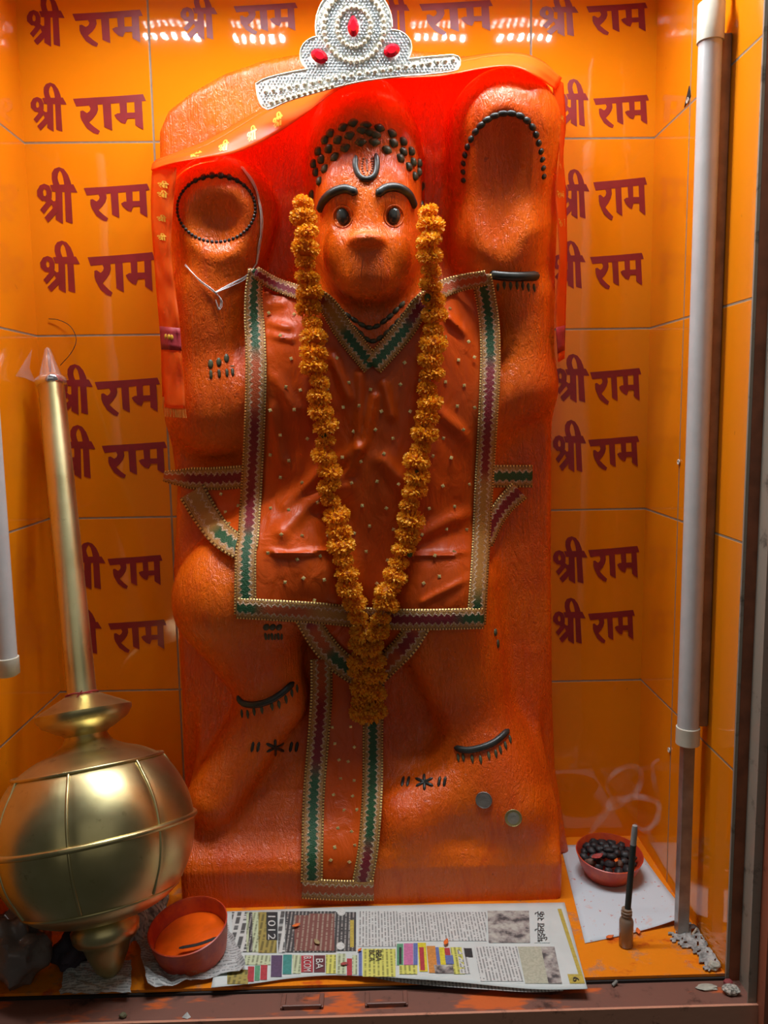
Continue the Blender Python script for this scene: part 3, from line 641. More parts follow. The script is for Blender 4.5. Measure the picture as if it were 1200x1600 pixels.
# ------------------------------------------------------------------ scarf over the statue
t = NT('sheer_orange_scarf'); dif = t.n('ShaderNodeBsdfDiffuse'); tr = t.n('ShaderNodeBsdfTranslucent'); mx = t.n('ShaderNodeMixShader'); gl = t.n('ShaderNodeBsdfGlossy'); mx2 = t.n('ShaderNodeMixShader')
cc = t.mix(t.noise(14), (0.96, 0.17, 0.010), (1.0, 0.23, 0.018)); t.l(cc, dif.inputs[0]); tr.inputs[0].default_value = (1.0, 0.16, 0.012, 1); mx.inputs[0].default_value = 0.48
t.l(dif.outputs[0], mx.inputs[1]); t.l(tr.outputs[0], mx.inputs[2]); gl.inputs['Roughness'].default_value = 0.35; mx2.inputs[0].default_value = 0.03
tsp = t.n('ShaderNodeBsdfTransparent'); tsp.inputs[0].default_value = (1.0, 0.20, 0.02, 1); mx3 = t.n('ShaderNodeMixShader'); mx3.inputs[0].default_value = 0.22; t.l(mx.outputs[0], mx3.inputs[1]); t.l(tsp.outputs[0], mx3.inputs[2]); t.l(mx3.outputs[0], mx2.inputs[1]); t.l(gl.outputs[0], mx2.inputs[2]); t.l(mx2.outputs[0], t.n('ShaderNodeOutputMaterial').inputs[0]) if False else t.l(mx2.outputs[0], t.t.nodes['Material Output'].inputs[0])
M_SCARF = t.m
M_GOLDP = simple('gold_print', (0.75, 0.42, 0.04), 0.35, var=0.2)
M_MBAND = simple('maroon_band', (0.38, 0.02, 0.03), 0.6)
scarf = thing('printed_scarf', 'sheer orange scarf with gold print draped across the statue top and sides', 'scarf', tuple(at(560, 130, -0.12)))
def strip(name, A, B, n, m, wob=0.0, mat=None, fr=0.0):
    A = smoothpath(A, n); B = smoothpath(B, n); G = np.zeros((n, m, 3)); D = np.zeros((n, m, 3))
    for i in range(n):
        for j in range(m):
            v = j / (m - 1); q = A[i] * (1 - v) + B[i] * v; D[i, j] = q
            yy = q[2] / 1000 - 0.004 * math.sin(math.pi * v) + wob * mnoise.noise(Vector((i * 0.22, j * 0.5, 3.1)))
            G[i, j] = at(q[0], q[1], yy)
    V, F = sheet(G); o = obj(name, V, F, mat or M_SCARF, scarf); solid(o, 0.0008, 0); return G
# third number of every point: depth in millimetres
TOPE = [(238, 256, -112), (262, 246, -118), (320, 228, -128), (370, 200, -122), (420, 170, -118), (480, 146, -126), (540, 122, -150), (600, 112, -156), (660, 104, -138), (720, 96, -128), (780, 86, -132), (820, 88, -138), (850, 100, -130), (878, 122, -100)]
HEM = [(236, 266, -118), (270, 255, -150), (322, 246, -158), (372, 238, -150), (420, 216, -150), (475, 180, -160), (530, 140, -176), (575, 127, -184), (630, 122, -180), (690, 119, -165), (750, 108, -164), (800, 104, -172), (835, 118, -166), (868, 140, -130)]
GH = strip('hem_drape', TOPE, HEM, 70, 8, 0.004)
TOPB = [(244, 250, -60), (275, 238, -62), (320, 220, -62), (370, 192, -62), (420, 165, -62), (480, 140, -62), (540, 118, -62), (600, 106, -62), (660, 98, -62), (720, 90, -62), (780, 82, -62), (820, 84, -62), (850, 97, -62), (876, 122, -62)]
strip('top_drape', TOPB, TOPE, 60, 6, 0.002)
LA = [(238, 258, -118), (236, 330, -122), (242, 420, -127), (250, 520, -133), (256, 600, -138), (258, 638, -142)]
LB = [(276, 262, -146), (270, 330, -142), (268, 400, -140), (280, 500, -143), (286, 580, -146), (290, 640, -150)]
GL = strip('left_fall', LA, LB, 50, 8, 0.006)
LC = [(252, 500, -60), (252, 560, -62), (254, 620, -64)]; LD = [(280, 520, -90), (282, 570, -92), (276, 626, -92)]
strip('fringe_layer', LC, LD, 20, 5, 0.004)
RA = [(862, 118, -128), (868, 180, -118), (874, 236, -108), (868, 300, -104), (874, 400, -98), (868, 480, -92), (872, 566, -90)]
RB = [(880, 130, -88), (884, 190, -80), (880, 244, -72), (884, 300, -66), (886, 400, -64), (884, 480, -64), (882, 560, -62)]
GR_ = strip('right_fall', RA, RB, 60, 6, 0.005)
def onstrip(G, u, v, off=0.0016):
    n, m = G.shape[:2]; fu, fv = min(max(u, 0), 0.999) * (n - 1), min(max(v, 0), 0.999) * (m - 1); i, j = int(fu), int(fv); a, c_ = fu - i, fv - j
    P = (G[i, j] * (1 - a) + G[i + 1, j] * a) * (1 - c_) + (G[i, j + 1] * (1 - a) + G[i + 1, j + 1] * a) * c_
    d = CAM - P; return P + d / np.linalg.norm(d) * off
def gprint(polys, bx, place):
    b = MB(); word(polys, bx, place, b); b.make('gold_print', M_GOLDP, scarf, False)
for u in (0.10, 0.165, 0.235, 0.30): gprint(SHRI, (u, u + 0.026, 0.25, 0.80), lambda x, y: onstrip(GH, x, y))
for u in (0.06, 0.10, 0.20, 0.28): gprint(SHRI, (0.25, 0.75, u, u + 0.03), lambda x, y: onstrip(GL, y, x))
for u in (0.12, 0.30, 0.40, 0.50): gprint(RAM, (0.15, 0.85, u, u + 0.03), lambda x, y: onstrip(GR_, y, x))
for G, u0, u1 in ((GL, 0.66, 0.75), (GR_, 0.88, 0.97)):
    V = np.array([[onstrip(G, u, v, 0.0012) for v in np.linspace(0, 1, 8)] for u in np.linspace(u0, u1, 5)]); o = obj('maroon_band', *sheet(V), M_MBAND, scarf); solid(o, 0.0006, 0)
b = MB()
for v in (0.28, 0.42, 0.56): b.add(*ball(onstrip(GL, 0.70, v, 0.002), (0.0025, 0.001, 0.004), 6, 4))
b.make('band_print', M_GOLDP, scarf)
b = MB(); b2 = MB()
for k in range(30):
    p = onstrip(GL, 0.995, k / 29, 0.0); b.add(*tube([p, p + np.array([random.uniform(-0.002, 0.002), 0, -0.014])], 0.0005, 4))
    p = at(255 + k * 0.9, 620 + k * 0.2, -0.075); b2.add(*tube([p, p + np.array([random.uniform(-0.003, 0.001), 0, -0.018])], 0.0005, 4))
M_FR = simple('orange_gold_fringe', (0.75, 0.25, 0.03), 0.6); b.make('fringe', M_FR, scarf); b2.make('fringe', M_FR, scarf)

# ------------------------------------------------------------------ pearl crown
t = NT('silver_glitter_plate'); n = t.noise(900, 1); t.base(t.mix(t.step(n, 0.4, 0.6), (0.66, 0.68, 0.62), (0.92, 0.92, 0.86))).set(Roughness=0.3, Metallic=0.1); t.bump(n, 0.8, 0.001); M_PLATE = t.m
M_PEARL = simple('cream_pearl', (0.80, 0.72, 0.55), 0.22, var=0.08)
t = NT('clear_rhinestone'); t.base((0.80, 0.87, 0.92)).set(Roughness=0.08, Metallic=0.25); M_RHINE = t.m
t = NT('red_glass_stone'); t.base((0.65, 0.008, 0.02)).set(Roughness=0.06, Coat_Weight=0.6); M_RUBY = t.m
crown = thing('pearl_crown', 'silver pearl crown with three red stones resting on the statue head', 'crown', tuple(at(560, 110, -0.19)))
def cy(px, py): return -0.196 + 1.3e-6 * (px - 575) ** 2 + 0.00006 * min(0.0, py - 90)
def cp(px, py, off=0.0): return at(px, py, cy(px, py) - off)
def disc(cx, cy_, rx, ry, n=48): return [(cx + rx * math.cos(a), cy_ + ry * math.sin(a)) for a in np.linspace(0, 2 * math.pi, n, endpoint=False)]
D1 = disc(553, 42, 60, 68); D2 = disc(500, 86, 31, 29); D3 = disc(613, 75, 30, 28)
BAND = [(400, 131), (420, 121), (470, 110), (530, 102), (590, 97), (650, 91), (705, 86), (717, 90), (719, 99), (712, 110), (670, 116), (620, 120), (560, 128), (500, 143), (450, 158), (420, 171), (408, 164), (402, 148)]
def incrown(x, y): return ((x - 553) / 60) ** 2 + ((y - 42) / 68) ** 2 < 1 or ((x - 500) / 31) ** 2 + ((y - 86) / 29) ** 2 < 1 or ((x - 613) / 30) ** 2 + ((y - 75) / 28) ** 2 < 1 or inpoly(x, y, BAND)
b = MB(); ids = {}; V = []; F = []
for i in range(162):
    for j in range(105):
        x, y = 398 + i * 2, -28 + j * 2
        if incrown(x + 1, y + 1):
            f = []
            for q in ((i, j), (i + 1, j), (i + 1, j + 1), (i, j + 1)):
                if q not in ids: ids[q] = len(V); V.append(cp(398 + q[0] * 2, -28 + q[1] * 2))
                f.append(ids[q])
            F.append(f)
solid(obj('crown_plate', V, F, M_PLATE, crown), 0.003, 0)
b = MB()
for pts in (D1 + [D1[0]], D2 + [D2[0]], D3 + [D3[0]], BAND + [BAND[0]]):
    P = [q for q in smoothpath(pts, 90) if not any((((q[0] - a) / c_) ** 2 + ((q[1] - b2) / d_) ** 2) < 0.93 for a, b2, c_, d_ in ((553, 42, 60, 68), (500, 86, 31, 29), (613, 75, 30, 28))) and not (pts[0] != BAND[0] and inpoly(q[0], q[1], BAND))]
    run = []
    for q in P + [None]:
        if q is not None and (not run or np.linalg.norm(q - run[-1]) < 14): run.append(q); continue
        if len(run) > 2: b.add(*tube([cp(x, y, 0.002) for x, y in run], 0.0011, 6))
        run = [] if q is None else [q]
b.make('cream_edging', M_PEARL, crown)
dots = []
def pearl(x, y, r): dots.append((x, y, r))
for rx, ry, n, r in ((26, 31, 22, 3.6), (47, 54, 34, 4.0)):
    for k in range(n):
        a = 2 * math.pi * k / n; x, y = 553 + rx * math.cos(a), 42 + ry * math.sin(a)
        if y > -18: pearl(x, y, r)
for k in range(25): u = k / 24; x = 415 + u * 293; pearl(x, 143 - 50 * u + 6 * (0.5 - abs(u - 0.5)) * -1, 3.8)
for k in range(12): u = k / 11; x = 424 + u * 95; pearl(x, 160 - 26 * u, 3.6)
V0, F0 = ball((0, 0, 0), 1.0, 10, 7); pme = mesh('pearl', V0, F0); pme.materials.append(M_PEARL)
for x, y, r in dots:
    P = cp(x, y, 0.0025); o = bpy.data.objects.new('pearl', pme); COL.objects.link(o); o.parent = crown; o.location = P - WL[crown.name]; s = r * m_at(x, y, P[1]); o.scale = (s, s, s)
b = MB(); y = -26; row = 0
GEMS = ((552, 41, 9, 16), (499, 88, 14, 10), (612, 79, 13, 10))
while y < 174:
    x = 398 + (row % 2) * 2.6
    while x < 722:
        if incrown(x, y) and incrown(x - 3, y) and incrown(x + 3, y) and incrown(x, y + 3) and incrown(x, y - 3):
            if all((x - p[0]) ** 2 + (y - p[1]) ** 2 > (p[2] + 1.6) ** 2 for p in dots) and all(((x - g[0]) / (g[2] + 2)) ** 2 + ((y - g[1]) / (g[3] + 2)) ** 2 > 1 for g in GEMS):
                P = cp(x, y, 0.0022); s = 2.2 * m_at(x, y, P[1]); a0 = random.uniform(0, 1); tilt = np.array([random.uniform(-0.3, 0.3), 0, random.uniform(-0.3, 0.3)]) * s
                ring = [P + s * np.array([math.cos(a0 + a), 0, math.sin(a0 + a)]) for a in np.arange(6) * math.pi / 3]
                b.add(ring + [P + np.array([0, -0.8 * s, 0]) + tilt], [(k, (k + 1) % 6, 6) for k in range(6)])
        x += 5.2
    y += 4.6; row += 1
o = b.make('rhinestones', M_RHINE, crown, False); o['kind'] = 'stuff'
for (x, y, rx, ry), an in zip(GEMS, (0, 0.5, -0.35)):
    P = cp(x, y, 0.004); s = m_at(x, y, P[1]); V, F = [], []; N = 14
    for k in range(N):
        a = 2 * math.pi * k / N; X_, Z_ = rx * math.cos(a), ry * math.sin(a)
        if ry > rx: X_ *= 1 - 0.45 * max(0, math.sin(a))
        c_, s_ = math.cos(an), math.sin(an); V.append(P + s * np.array([c_ * X_ + s_ * Z_, 0, -s_ * X_ + c_ * Z_]))
    V2 = [P + (v - P) * 0.55 + np.array([0, -0.0035, 0]) for v in V]; VV = V + V2
    F = [(k, (k + 1) % N, N + (k + 1) % N, N + k) for k in range(N)] + [tuple(range(N, 2 * N))]
    obj('red_stone', VV, F, M_RUBY, crown, False)

# ------------------------------------------------------------------ brass mace
t = NT('polished_brass'); n = t.noise(7, 4, 0.6); c = t.mix(t.step(n, 0.3, 0.7), (0.60, 0.49, 0.22), (0.76, 0.66, 0.35)); c = t.mix(t.math('MULTIPLY', t.step(t.noise(40, 5, 0.7), 0.6, 0.75), 0.5), c, (0.22, 0.14, 0.04))
t.base(c).set(Metallic=1.0, Roughness=t.math('ADD', 0.24, t.math('MULTIPLY', n, 0.24))); t.bump(t.noise(30, 3), 0.12, 0.002); M_BRASS = t.m
t = NT('chrome_tip'); t.base((0.82, 0.83, 0.86)).set(Metallic=0.85, Roughness=0.12); M_CHROME = t.m
A0 = fl(168, 1536, 0.004) + np.array([0, 0.012, 0]); A1 = at(74, 543, -0.045)
ax = A1 - A0; LEN = np.linalg.norm(ax); ax /= LEN
mace = thing('brass_mace', 'tall brass ceremonial mace with round ribbed head leaning in the left corner', 'mace', tuple(A0))
# distances along the axis measured up from the foot
def along(py):                           # axis parameter whose picture row is py
    lo, hi = 0.0, LEN
    for _ in range(40):
        mid_ = (lo + hi) / 2; P = A0 + ax * mid_; q = MROT.T @ (P - CAM); y = 800 - FPX * q[1] / -q[2]
        if y > py: lo = mid_
        else: hi = mid_
    return lo
def rad(px_w, s):
    P = A0 + ax * s; q = MROT.T @ (P - CAM); return px_w * (-q[2]) / FPX
def prof_px(L): return [(along(y), rad(w, along(y))) for y, w in L]
obj('foot_spike', *lathe(prof_px([(1534, 3), (1530, 9), (1515, 20), (1490, 31), (1474, 36), (1470, 44), (1462, 50), (1446, 52), (1436, 44), (1430, 40), (1424, 44)]), A0, ax), M_BRASS, mace)
gz0, gz1 = along(1432), along(1166)
GP = prof_px([(1436, 44), (1430, 72), (1415, 104), (1392, 124), (1360, 141), (1330, 149), (1301, 151), (1268, 147), (1238, 136), (1212, 121), (1197, 108), (1180, 80), (1171, 56), (1162, 40), (1155, 34), (1146, 31)])
GPs = smoothpath(np.array(GP), 70)
sA, sB = along(1402), along(1197)
ua_, wa_ = frame_of(ax); fr = CAM - A0; fr -= ax * (fr @ ax); fr /= np.linalg.norm(fr); rt = np.cross(ax, fr); rt = rt if rt @ MROT[:, 0] > 0 else -rt
dr = math.cos(0.26) * fr - math.sin(0.26) * rt; RIB0 = math.atan2(dr @ wa_, dr @ ua_); NR = 7
def rib(s, r, a):
    e = min(1, max(0, (s - sA) / 0.02), ) * min(1, max(0, (sB - s) / 0.015))
    return r * (1 + 0.040 * e * (abs(math.sin((a - RIB0) * NR / 2)) ** 0.45 - 0.75))
globe = obj('globe', *lathe(GPs, A0, ax, 144, rib), M_BRASS, mace)
def hoop(py, w, tr_):
    s = along(py); r = rad(w, s); u, w_ = frame_of(ax); P = [A0 + ax * s + r * (math.cos(a) * u + math.sin(a) * w_) for a in np.linspace(0, 2 * math.pi, 97)]; return tube(P, tr_, 8, False)
obj('band', *hoop(1301, 151.5, 0.0042), M_BRASS, mace); obj('band', *hoop(1197, 111, 0.0026), M_BRASS, mace); obj('band', *hoop(1402, 116, 0.0026), M_BRASS, mace)
u_, w_ = frame_of(ax)
for k in range(NR):
    a = RIB0 + 2 * math.pi * k / NR; P = []
    for s, r in GPs:
        if sA <= s <= sB: P.append(A0 + ax * s + (rib(s, r, a) + 0.0008) * (math.cos(a) * u_ + math.sin(a) * w_))
    P = np.array(P); obj('rib', *tube(P, 0.0022, 7), M_BRASS, mace)
obj('collar_disc', *lathe(prof_px([(1150, 30), (1145, 34), (1140, 44), (1128, 64), (1116, 72), (1110, 72), (1104, 62), (1097, 48), (1090, 34), (1086, 26)]), A0, ax, 64), M_BRASS, mace)
obj('shaft', *lathe(prof_px([(1092, 22), (900, 21), (750, 20.5), (600, 19.5)]), A0, ax, 40), M_BRASS, mace)
obj('tip_cone', *lathe(prof_px([(604, 19), (601, 23), (594, 23.5), (590, 18.5), (588, 17), (560, 8.5), (546, 4.5), (543, 1.5)]), A0, ax, 32), M_CHROME, mace, label='silver cone tip')
s = along(1086); r = rad(24, s); P = [A0 + ax * (s + 0.003 * math.sin(a * 1.3)) + r * (math.cos(a) * u_ + math.sin(a) * w_) for a in np.linspace(0, 12.5, 60)]
b = MB(); b.add(*tube(P, 0.0011, 5)); q = at(112, 1089, P[0][1] - 0.02) ; q = A0 + ax * s + np.array([-0.012, -r - 0.001, 0])
b.add(*tube(smoothpath([q, q + np.array([0.012, -0.006, 0.004]), q + np.array([0.022, -0.004, 0.016])], 10), 0.0009, 5)); b.add(*tube(smoothpath([q, q + np.array([0.015, -0.005, 0.001]), q + np.array([0.034, -0.002, 0.004])], 10), 0.0009, 5))
tag(b.make('tied_thread', simple('maroon_thread', (0.30, 0.02, 0.02), 0.7), loc=tuple(q)), 'maroon thread tied around the mace shaft above its collar', 'thread')

# ------------------------------------------------------------------ tube lights
M_TUBE = simple('white_plastic_tube', (0.58, 0.57, 0.56), 0.35, var=0.05); M_CAP = simple('ivory_end_cap', (0.60, 0.57, 0.46), 0.45, var=0.08); M_BATTEN = simple('brown_batten', (0.30, 0.13, 0.06), 0.4)
M_ROD = simple('grey_metal_rod', (0.36, 0.34, 0.32), 0.35, 0.6)
Yt = -0.276; tx = 0.774
tl = thing('tube_light', 'unlit white tube light with ivory caps on the right wall', 'tube light', tuple(sx(1074, 1160, tx)))
zt, zb = sx(1107, 70, tx)[2], sx(1075, 1136, tx)[2]
obj('tube', *lathe([(0, 0.0145), (zt - zb, 0.0145)], (tx, Yt, zb), n=32), M_TUBE, tl)
obj('end_cap', *lathe([(-0.026, 0.013), (-0.024, 0.0162), (0.0, 0.0162), (0.0005, 0.0145)], (tx, Yt, zb), n=32), M_CAP, tl)
obj('end_cap', *lathe([(0, 0.0145), (0.0005, 0.0166), (0.046, 0.0166), (0.049, 0.013)], (tx, Yt, zt), n=32), M_CAP, tl)
obj('hanger', *lathe([(0.048, 0.006), (0.052, 0.0075), (0.06, 0.0075), (0.062, 0.005), (0.2, 0.005)], (tx, Yt, zt), n=16), M_ROD, tl)
bevel(obj('batten', *box(tx + 0.008, XR - 0.0005, Yt - 0.006, Yt + 0.010, zb + 0.002, zt + 0.01), M_BATTEN, tl, False), 0.002)
rod = MB(); rod.add(*box(0.768, 0.784, -0.279, -0.263, 0.001, zb - 0.027)); rod.add(*box(0.7675, 0.7690, -0.2795, -0.2755, 0.001, zb - 0.027))
tag(bevel(rod.make('metal_post', M_ROD, None, False, (0.774, -0.27, 0.0)), 0.0015), 'grey metal post standing on the shelf under the right tube light', 'post')
lx_, ly_ = -0.171, -0.262
p0 = at(12, 1027, ly_); zl = p0[2]; lx_ = at(9, 1027, ly_)[0]
tl2 = thing('tube_light', 'unlit white tube light cut off by the left picture edge', 'tube light', (lx_, ly_, zl - 0.02))
obj('tube', *lathe([(0, 0.0150), (0.82, 0.0150)], (lx_, ly_, zl), n=32), M_TUBE, tl2)
obj('end_cap', *lathe([(-0.026, 0.013), (-0.023, 0.0170), (0.0, 0.0170), (0.0005, 0.0150)], (lx_, ly_, zl), n=32), M_CAP, tl2)
bevel(obj('batten', *box(XL + 0.0005, lx_ - 0.008, ly_ - 0.012, ly_ + 0.012, zl + 0.002, zl + 0.82), M_TUBE, tl2, False), 0.002)

# LED modules under the ceiling (their lamps are the led lights above)
t = NT('lit_led'); t.b.inputs['Emission Color'].default_value = (0.93, 0.97, 1, 1); t.b.inputs['Emission Strength'].default_value = 26; M_LED = t.m
M_LEDB = simple('white_led_board', (0.7, 0.7, 0.7), 0.5)
for k, lx in enumerate((-0.02, 0.14, 0.31, 0.48, 0.64)):
    g = thing('led_module', 'lit white LED strip under the niche ceiling, out of the picture', 'lamp', (lx, LED_Y - 0.03, TOP), 'LED strips under the niche ceiling')
    obj('board', *box(lx - 0.06, lx + 0.06, LED_Y - 0.045, LED_Y - 0.015, TOP - 0.008, TOP - 0.0005), M_LEDB, g, False)
    b = MB()
    for i in range(9):
        for j in range(2): b.add(*ball((lx - 0.052 + i * 0.013, LED_Y - 0.038 + j * 0.016, TOP - 0.010), 0.0028, 6, 4))
    b.make('diodes', M_LED, g)

# ------------------------------------------------------------------ newspaper
M_PAPER = simple('newsprint', (0.60, 0.63, 0.60), 0.75, var=0.06, nscale=20)
def printed(name, bgc, ink, period=0.0046, duty=0.45, along_x=False, word_=260, soft=0.35):
    t = NT(name); X = t.xyz(); v = X[1] if along_x else X[0]; o_ = X[0] if along_x else X[1]
    s = t.math('ABSOLUTE', t.math('SUBTRACT', t.math('FRACT', t.math('DIVIDE', v, period)), 0.5)); ln = t.math('SUBTRACT', 1.0, t.step(s, duty * 0.5 - 0.08, duty * 0.5 + 0.08))
    rowid = t.math('FLOOR', t.math('ADD', t.math('DIVIDE', v, period), 0.0)); cmb = t.n('ShaderNodeCombineXYZ'); t.l(t.math('MULTIPLY', o_, word_), cmb.inputs[0]); t.l(t.math('MULTIPLY', rowid, 7.31), cmb.inputs[1])
    n = t.noise(1.0, 2, 0.6, cmb.outputs[0]); w = t.step(n, 0.40, 0.48); t.base(t.mix(t.math('MULTIPLY', t.math('MULTIPLY', ln, w), 1 - soft), bgc, ink)).set(Roughness=0.75); return t.m
M_TXT = printed('newsprint_columns', (0.60, 0.60, 0.57), (0.06, 0.06, 0.06)); M_TXTB = printed('newsprint_headline', (0.60, 0.60, 0.56), (0.03, 0.03, 0.03), 0.011, 0.55, False, 130, 0.1)
M_YTXT = printed('yellow_advert_text', (0.62, 0.60, 0.13), (0.12, 0.12, 0.03), 0.006); M_GTXT = printed('pale_green_advert_text', (0.52, 0.58, 0.36), (0.10, 0.10, 0.05), 0.006); M_OTXT = printed('olive_strip_text', (0.36, 0.28, 0.07), (0.06, 0.05, 0.02), 0.007, 0.5, False, 160)
M_KTXT = printed('dark_panel_text', (0.055, 0.05, 0.05), (0.45, 0.42, 0.38), 0.0055, 0.4); M_RTXT = printed('dark_red_panel_text', (0.20, 0.07, 0.055), (0.42, 0.34, 0.25), 0.007, 0.35)
def flat(name, c): return simple(name, c, 0.7, var=0.15, nscale=300)
PM = {'paper': M_PAPER, 'txt': M_TXT, 'head': M_TXTB, 'ytxt': M_YTXT, 'gtxt': M_GTXT, 'otxt': M_OTXT, 'ktxt': M_KTXT, 'rtxt': M_RTXT, 'k': flat('print_black', (0.03, 0.03, 0.03)), 'w': flat('print_white', (0.62, 0.61, 0.57)), 'r': flat('print_red', (0.42, 0.04, 0.05)), 'm': flat('print_maroon', (0.13, 0.03, 0.035)),
      'g': flat('print_green', (0.10, 0.30, 0.16)), 't': flat('print_teal', (0.05, 0.25, 0.22)), 'pu': flat('print_purple', (0.10, 0.06, 0.12)), 'y': flat('print_yellow', (0.66, 0.55, 0.03)), 'pk': flat('print_pink', (0.55, 0.16, 0.32)), 'b': flat('print_blue', (0.12, 0.16, 0.38)), 'o': flat('print_orange', (0.60, 0.24, 0.05)), 'mus': flat('print_mustard', (0.48, 0.36, 0.06))}
t = NT('print_photo'); n = t.noise(60, 4, 0.6); rp = t.n('ShaderNodeValToRGB'); t.l(n, rp.inputs[0]); e = rp.color_ramp.elements; e[0].position = 0.36; e[0].color = (0.07, 0.06, 0.06, 1); e[1].position = 0.62; e[1].color = (0.48, 0.46, 0.40, 1); x_ = e.new(0.48); x_.color = (0.30, 0.26, 0.24, 1); t.l(rp.outputs[0], t.b.inputs['Base Color']); t.set(Roughness=0.7); PM['photo'] = t.m
PM['sand'] = flat('print_sand', (0.44, 0.43, 0.32))
PK = list(PM)
BACK = [(352, 1424, 0), (600, 1415, 0), (882, 1410, 0)]
FRONT = [(330, 1543, 0), (400, 1536, 0), (450, 1529, 0), (510, 1524, 0), (570, 1525, 0), (640, 1529, 0), (720, 1535, 0), (790, 1542, 0), (850, 1546, 0), (918, 1545, 0)]
def zpg(X_, Y_):
    f = min(1, max(0, (-0.26 - Y_) / 0.11)); return 0.004 + 0.0035 * f + 0.0022 * f * math.sin(X_ * 19 + 1.0) + 0.0008 * math.sin(Y_ * 60 + X_ * 9)
def pg(px, py, off=0.0):
    Z = 0.006
    for _ in range(4):
        P = fl(px, py, Z); Z = zpg(P[0], P[1]) + off
    return fl(px, py, Z)
news = thing('newspaper', 'Hindi newspaper page spread flat in front of the statue base', 'newspaper', tuple(pg(620, 1470)))
n_, m_ = 90, 18; A_ = smoothpath(BACK, n_); B_ = smoothpath(FRONT, n_)
Gp = np.array([[pg(*(A_[i] * (1 - j / (m_ - 1)) + B_[i] * j / (m_ - 1))[:2]) for j in range(m_)] for i in range(n_)])
o = obj('page', *sheet(Gp), M_PAPER, news); solid(o, 0.0004, -1)
UF = [(560, 1521, 0), (620, 1534, 0), (690, 1541, 0), (760, 1546, 0), (830, 1550, 0), (880, 1548, 0)]; UB = [(x, y - 30, 0) for x, y, _ in UF]
A_ = smoothpath(UB, 40); B_ = smoothpath(UF, 40); Gu = np.array([[fl(*(A_[i] * (1 - j / 5) + B_[i] * j / 5)[:2], 0.0012) for j in range(6)] for i in range(40)])
o = obj('under_page', *sheet(Gu), M_TXT, news); solid(o, 0.0004, -1)
pb = MB()
def block(x0, y0, x1, y1, k, skew=0.0, off=0.0007):
    nx, ny = max(2, int((x1 - x0) / 9) + 1), max(2, int((y1 - y0) / 9) + 1); G = np.array([[pg(x + skew * (y - y0) / max(1, y1 - y0), y, off) for x in np.linspace(x0, x1, nx)] for y in np.linspace(y0, y1, ny)])
    pb.add(*sheet(G), PK.index(k))
def q1(x0, y0, x1, y1, k, sk=0.0, off=0.0007): block(350 + x0 / 4, 1420 + y0 / 4, 350 + x1 / 4, 1420 + y1 / 4, k, sk, off)
def q2(x0, y0, x1, y1, k, sk=0.0, off=0.0007): block(620 + x0 / 4, 1420 + y0 / 4, 620 + x1 / 4, 1420 + y1 / 4, k, sk, off)
for a in [(50, 20, 140, 270, 'head'), (140, 20, 215, 270, 'gtxt'), (155, 22, 178, 268, 'ktxt', 0, 0.001), (215, 20, 330, 275, 'otxt'), (265, 20, 335, 195, 'k', 0, 0.001), (338, 15, 380, 275, 'head'), (382, 15, 700, 272, 'ktxt'), (440, 40, 530, 262, 'rtxt', 0, 0.001), (530, 30, 690, 262, 'rtxt', 0, 0.0012), (700, 20, 826, 262, 'ktxt', 0, 0.001), (788, 70, 812, 240, 'mus', 0, 0.0013), (836, 15, 1080, 235, 'txt'),
          (130, 290, 290, 350, 'gtxt'), (20, 380, 150, 470, 'otxt'), (150, 360, 190, 455, 'r', -1), (194, 355, 226, 448, 'g', -1), (230, 350, 272, 444, 'r', -1), (296, 290, 365, 425, 'pu', -1), (370, 286, 425, 408, 't', -1), (428, 288, 480, 404, 'gtxt'), (482, 292, 556, 396, 'r'), (562, 290, 632, 396, 'm'), (636, 286, 700, 404, 'ytxt'), (706, 280, 762, 408, 'gtxt'), (768, 310, 800, 416, 'r'), (802, 290, 832, 410, 'gtxt'), (842, 262, 862, 418, 'b'), (868, 250, 1072, 424, 'ytxt')]: q1(*a)
for a in [(0, 20, 560, 200, 'txt'), (0, 218, 40, 352, 'g'), (14, 240, 30, 345, 'k', 0, 0.001), (44, 216, 102, 350, 'pk'), (104, 214, 130, 350, 'b'), (130, 212, 182, 392, 'y', 3), (140, 240, 168, 384, 'r', 2, 0.001), (16, 352, 128, 408, 'ytxt', 0, 0.0009), (186, 232, 240, 400, 'o', 4), (240, 240, 262, 350, 'b', 3), (262, 240, 296, 350, 'y', 3), (296, 244, 330, 330, 'r', 3), (300, 290, 350, 345, 'b', 2, 0.001), (232, 350, 350, 402, 'photo', 2, 0.001), (334, 240, 404, 408, 'ytxt', 6), (376, 244, 440, 405, 'txt', 5), (420, 246, 468, 300, 'k', 2, 0.001), (484, 236, 750, 452, 'txt', 10), (755, 236, 960, 466, 'sand', 12), (900, 236, 985, 466, 'photo', 12, 0.001), (566, 12, 826, 212, 'photo', 2), (850, 12, 950, 212, 'paper', 2), (1004, 0, 1028, 410, 'mus', 33), (1066, 408, 1160, 466, 'mus', 4)]: q2(*a)
def text_shape(s):
    cu = bpy.data.curves.new('txt', 'FONT'); cu.body = s; cu.resolution_u = 3; ob = bpy.data.objects.new('txt', cu); COL.objects.link(ob)
    dg = bpy.context.evaluated_depsgraph_get(); me = ob.evaluated_get(dg).to_mesh(); V = [tuple(v.co) for v in me.vertices]; F = [tuple(p.vertices) for p in me.polygons]
    ob.evaluated_get(dg).to_mesh_clear(); bpy.data.objects.remove(ob); bpy.data.curves.remove(cu); return np.array(V), F
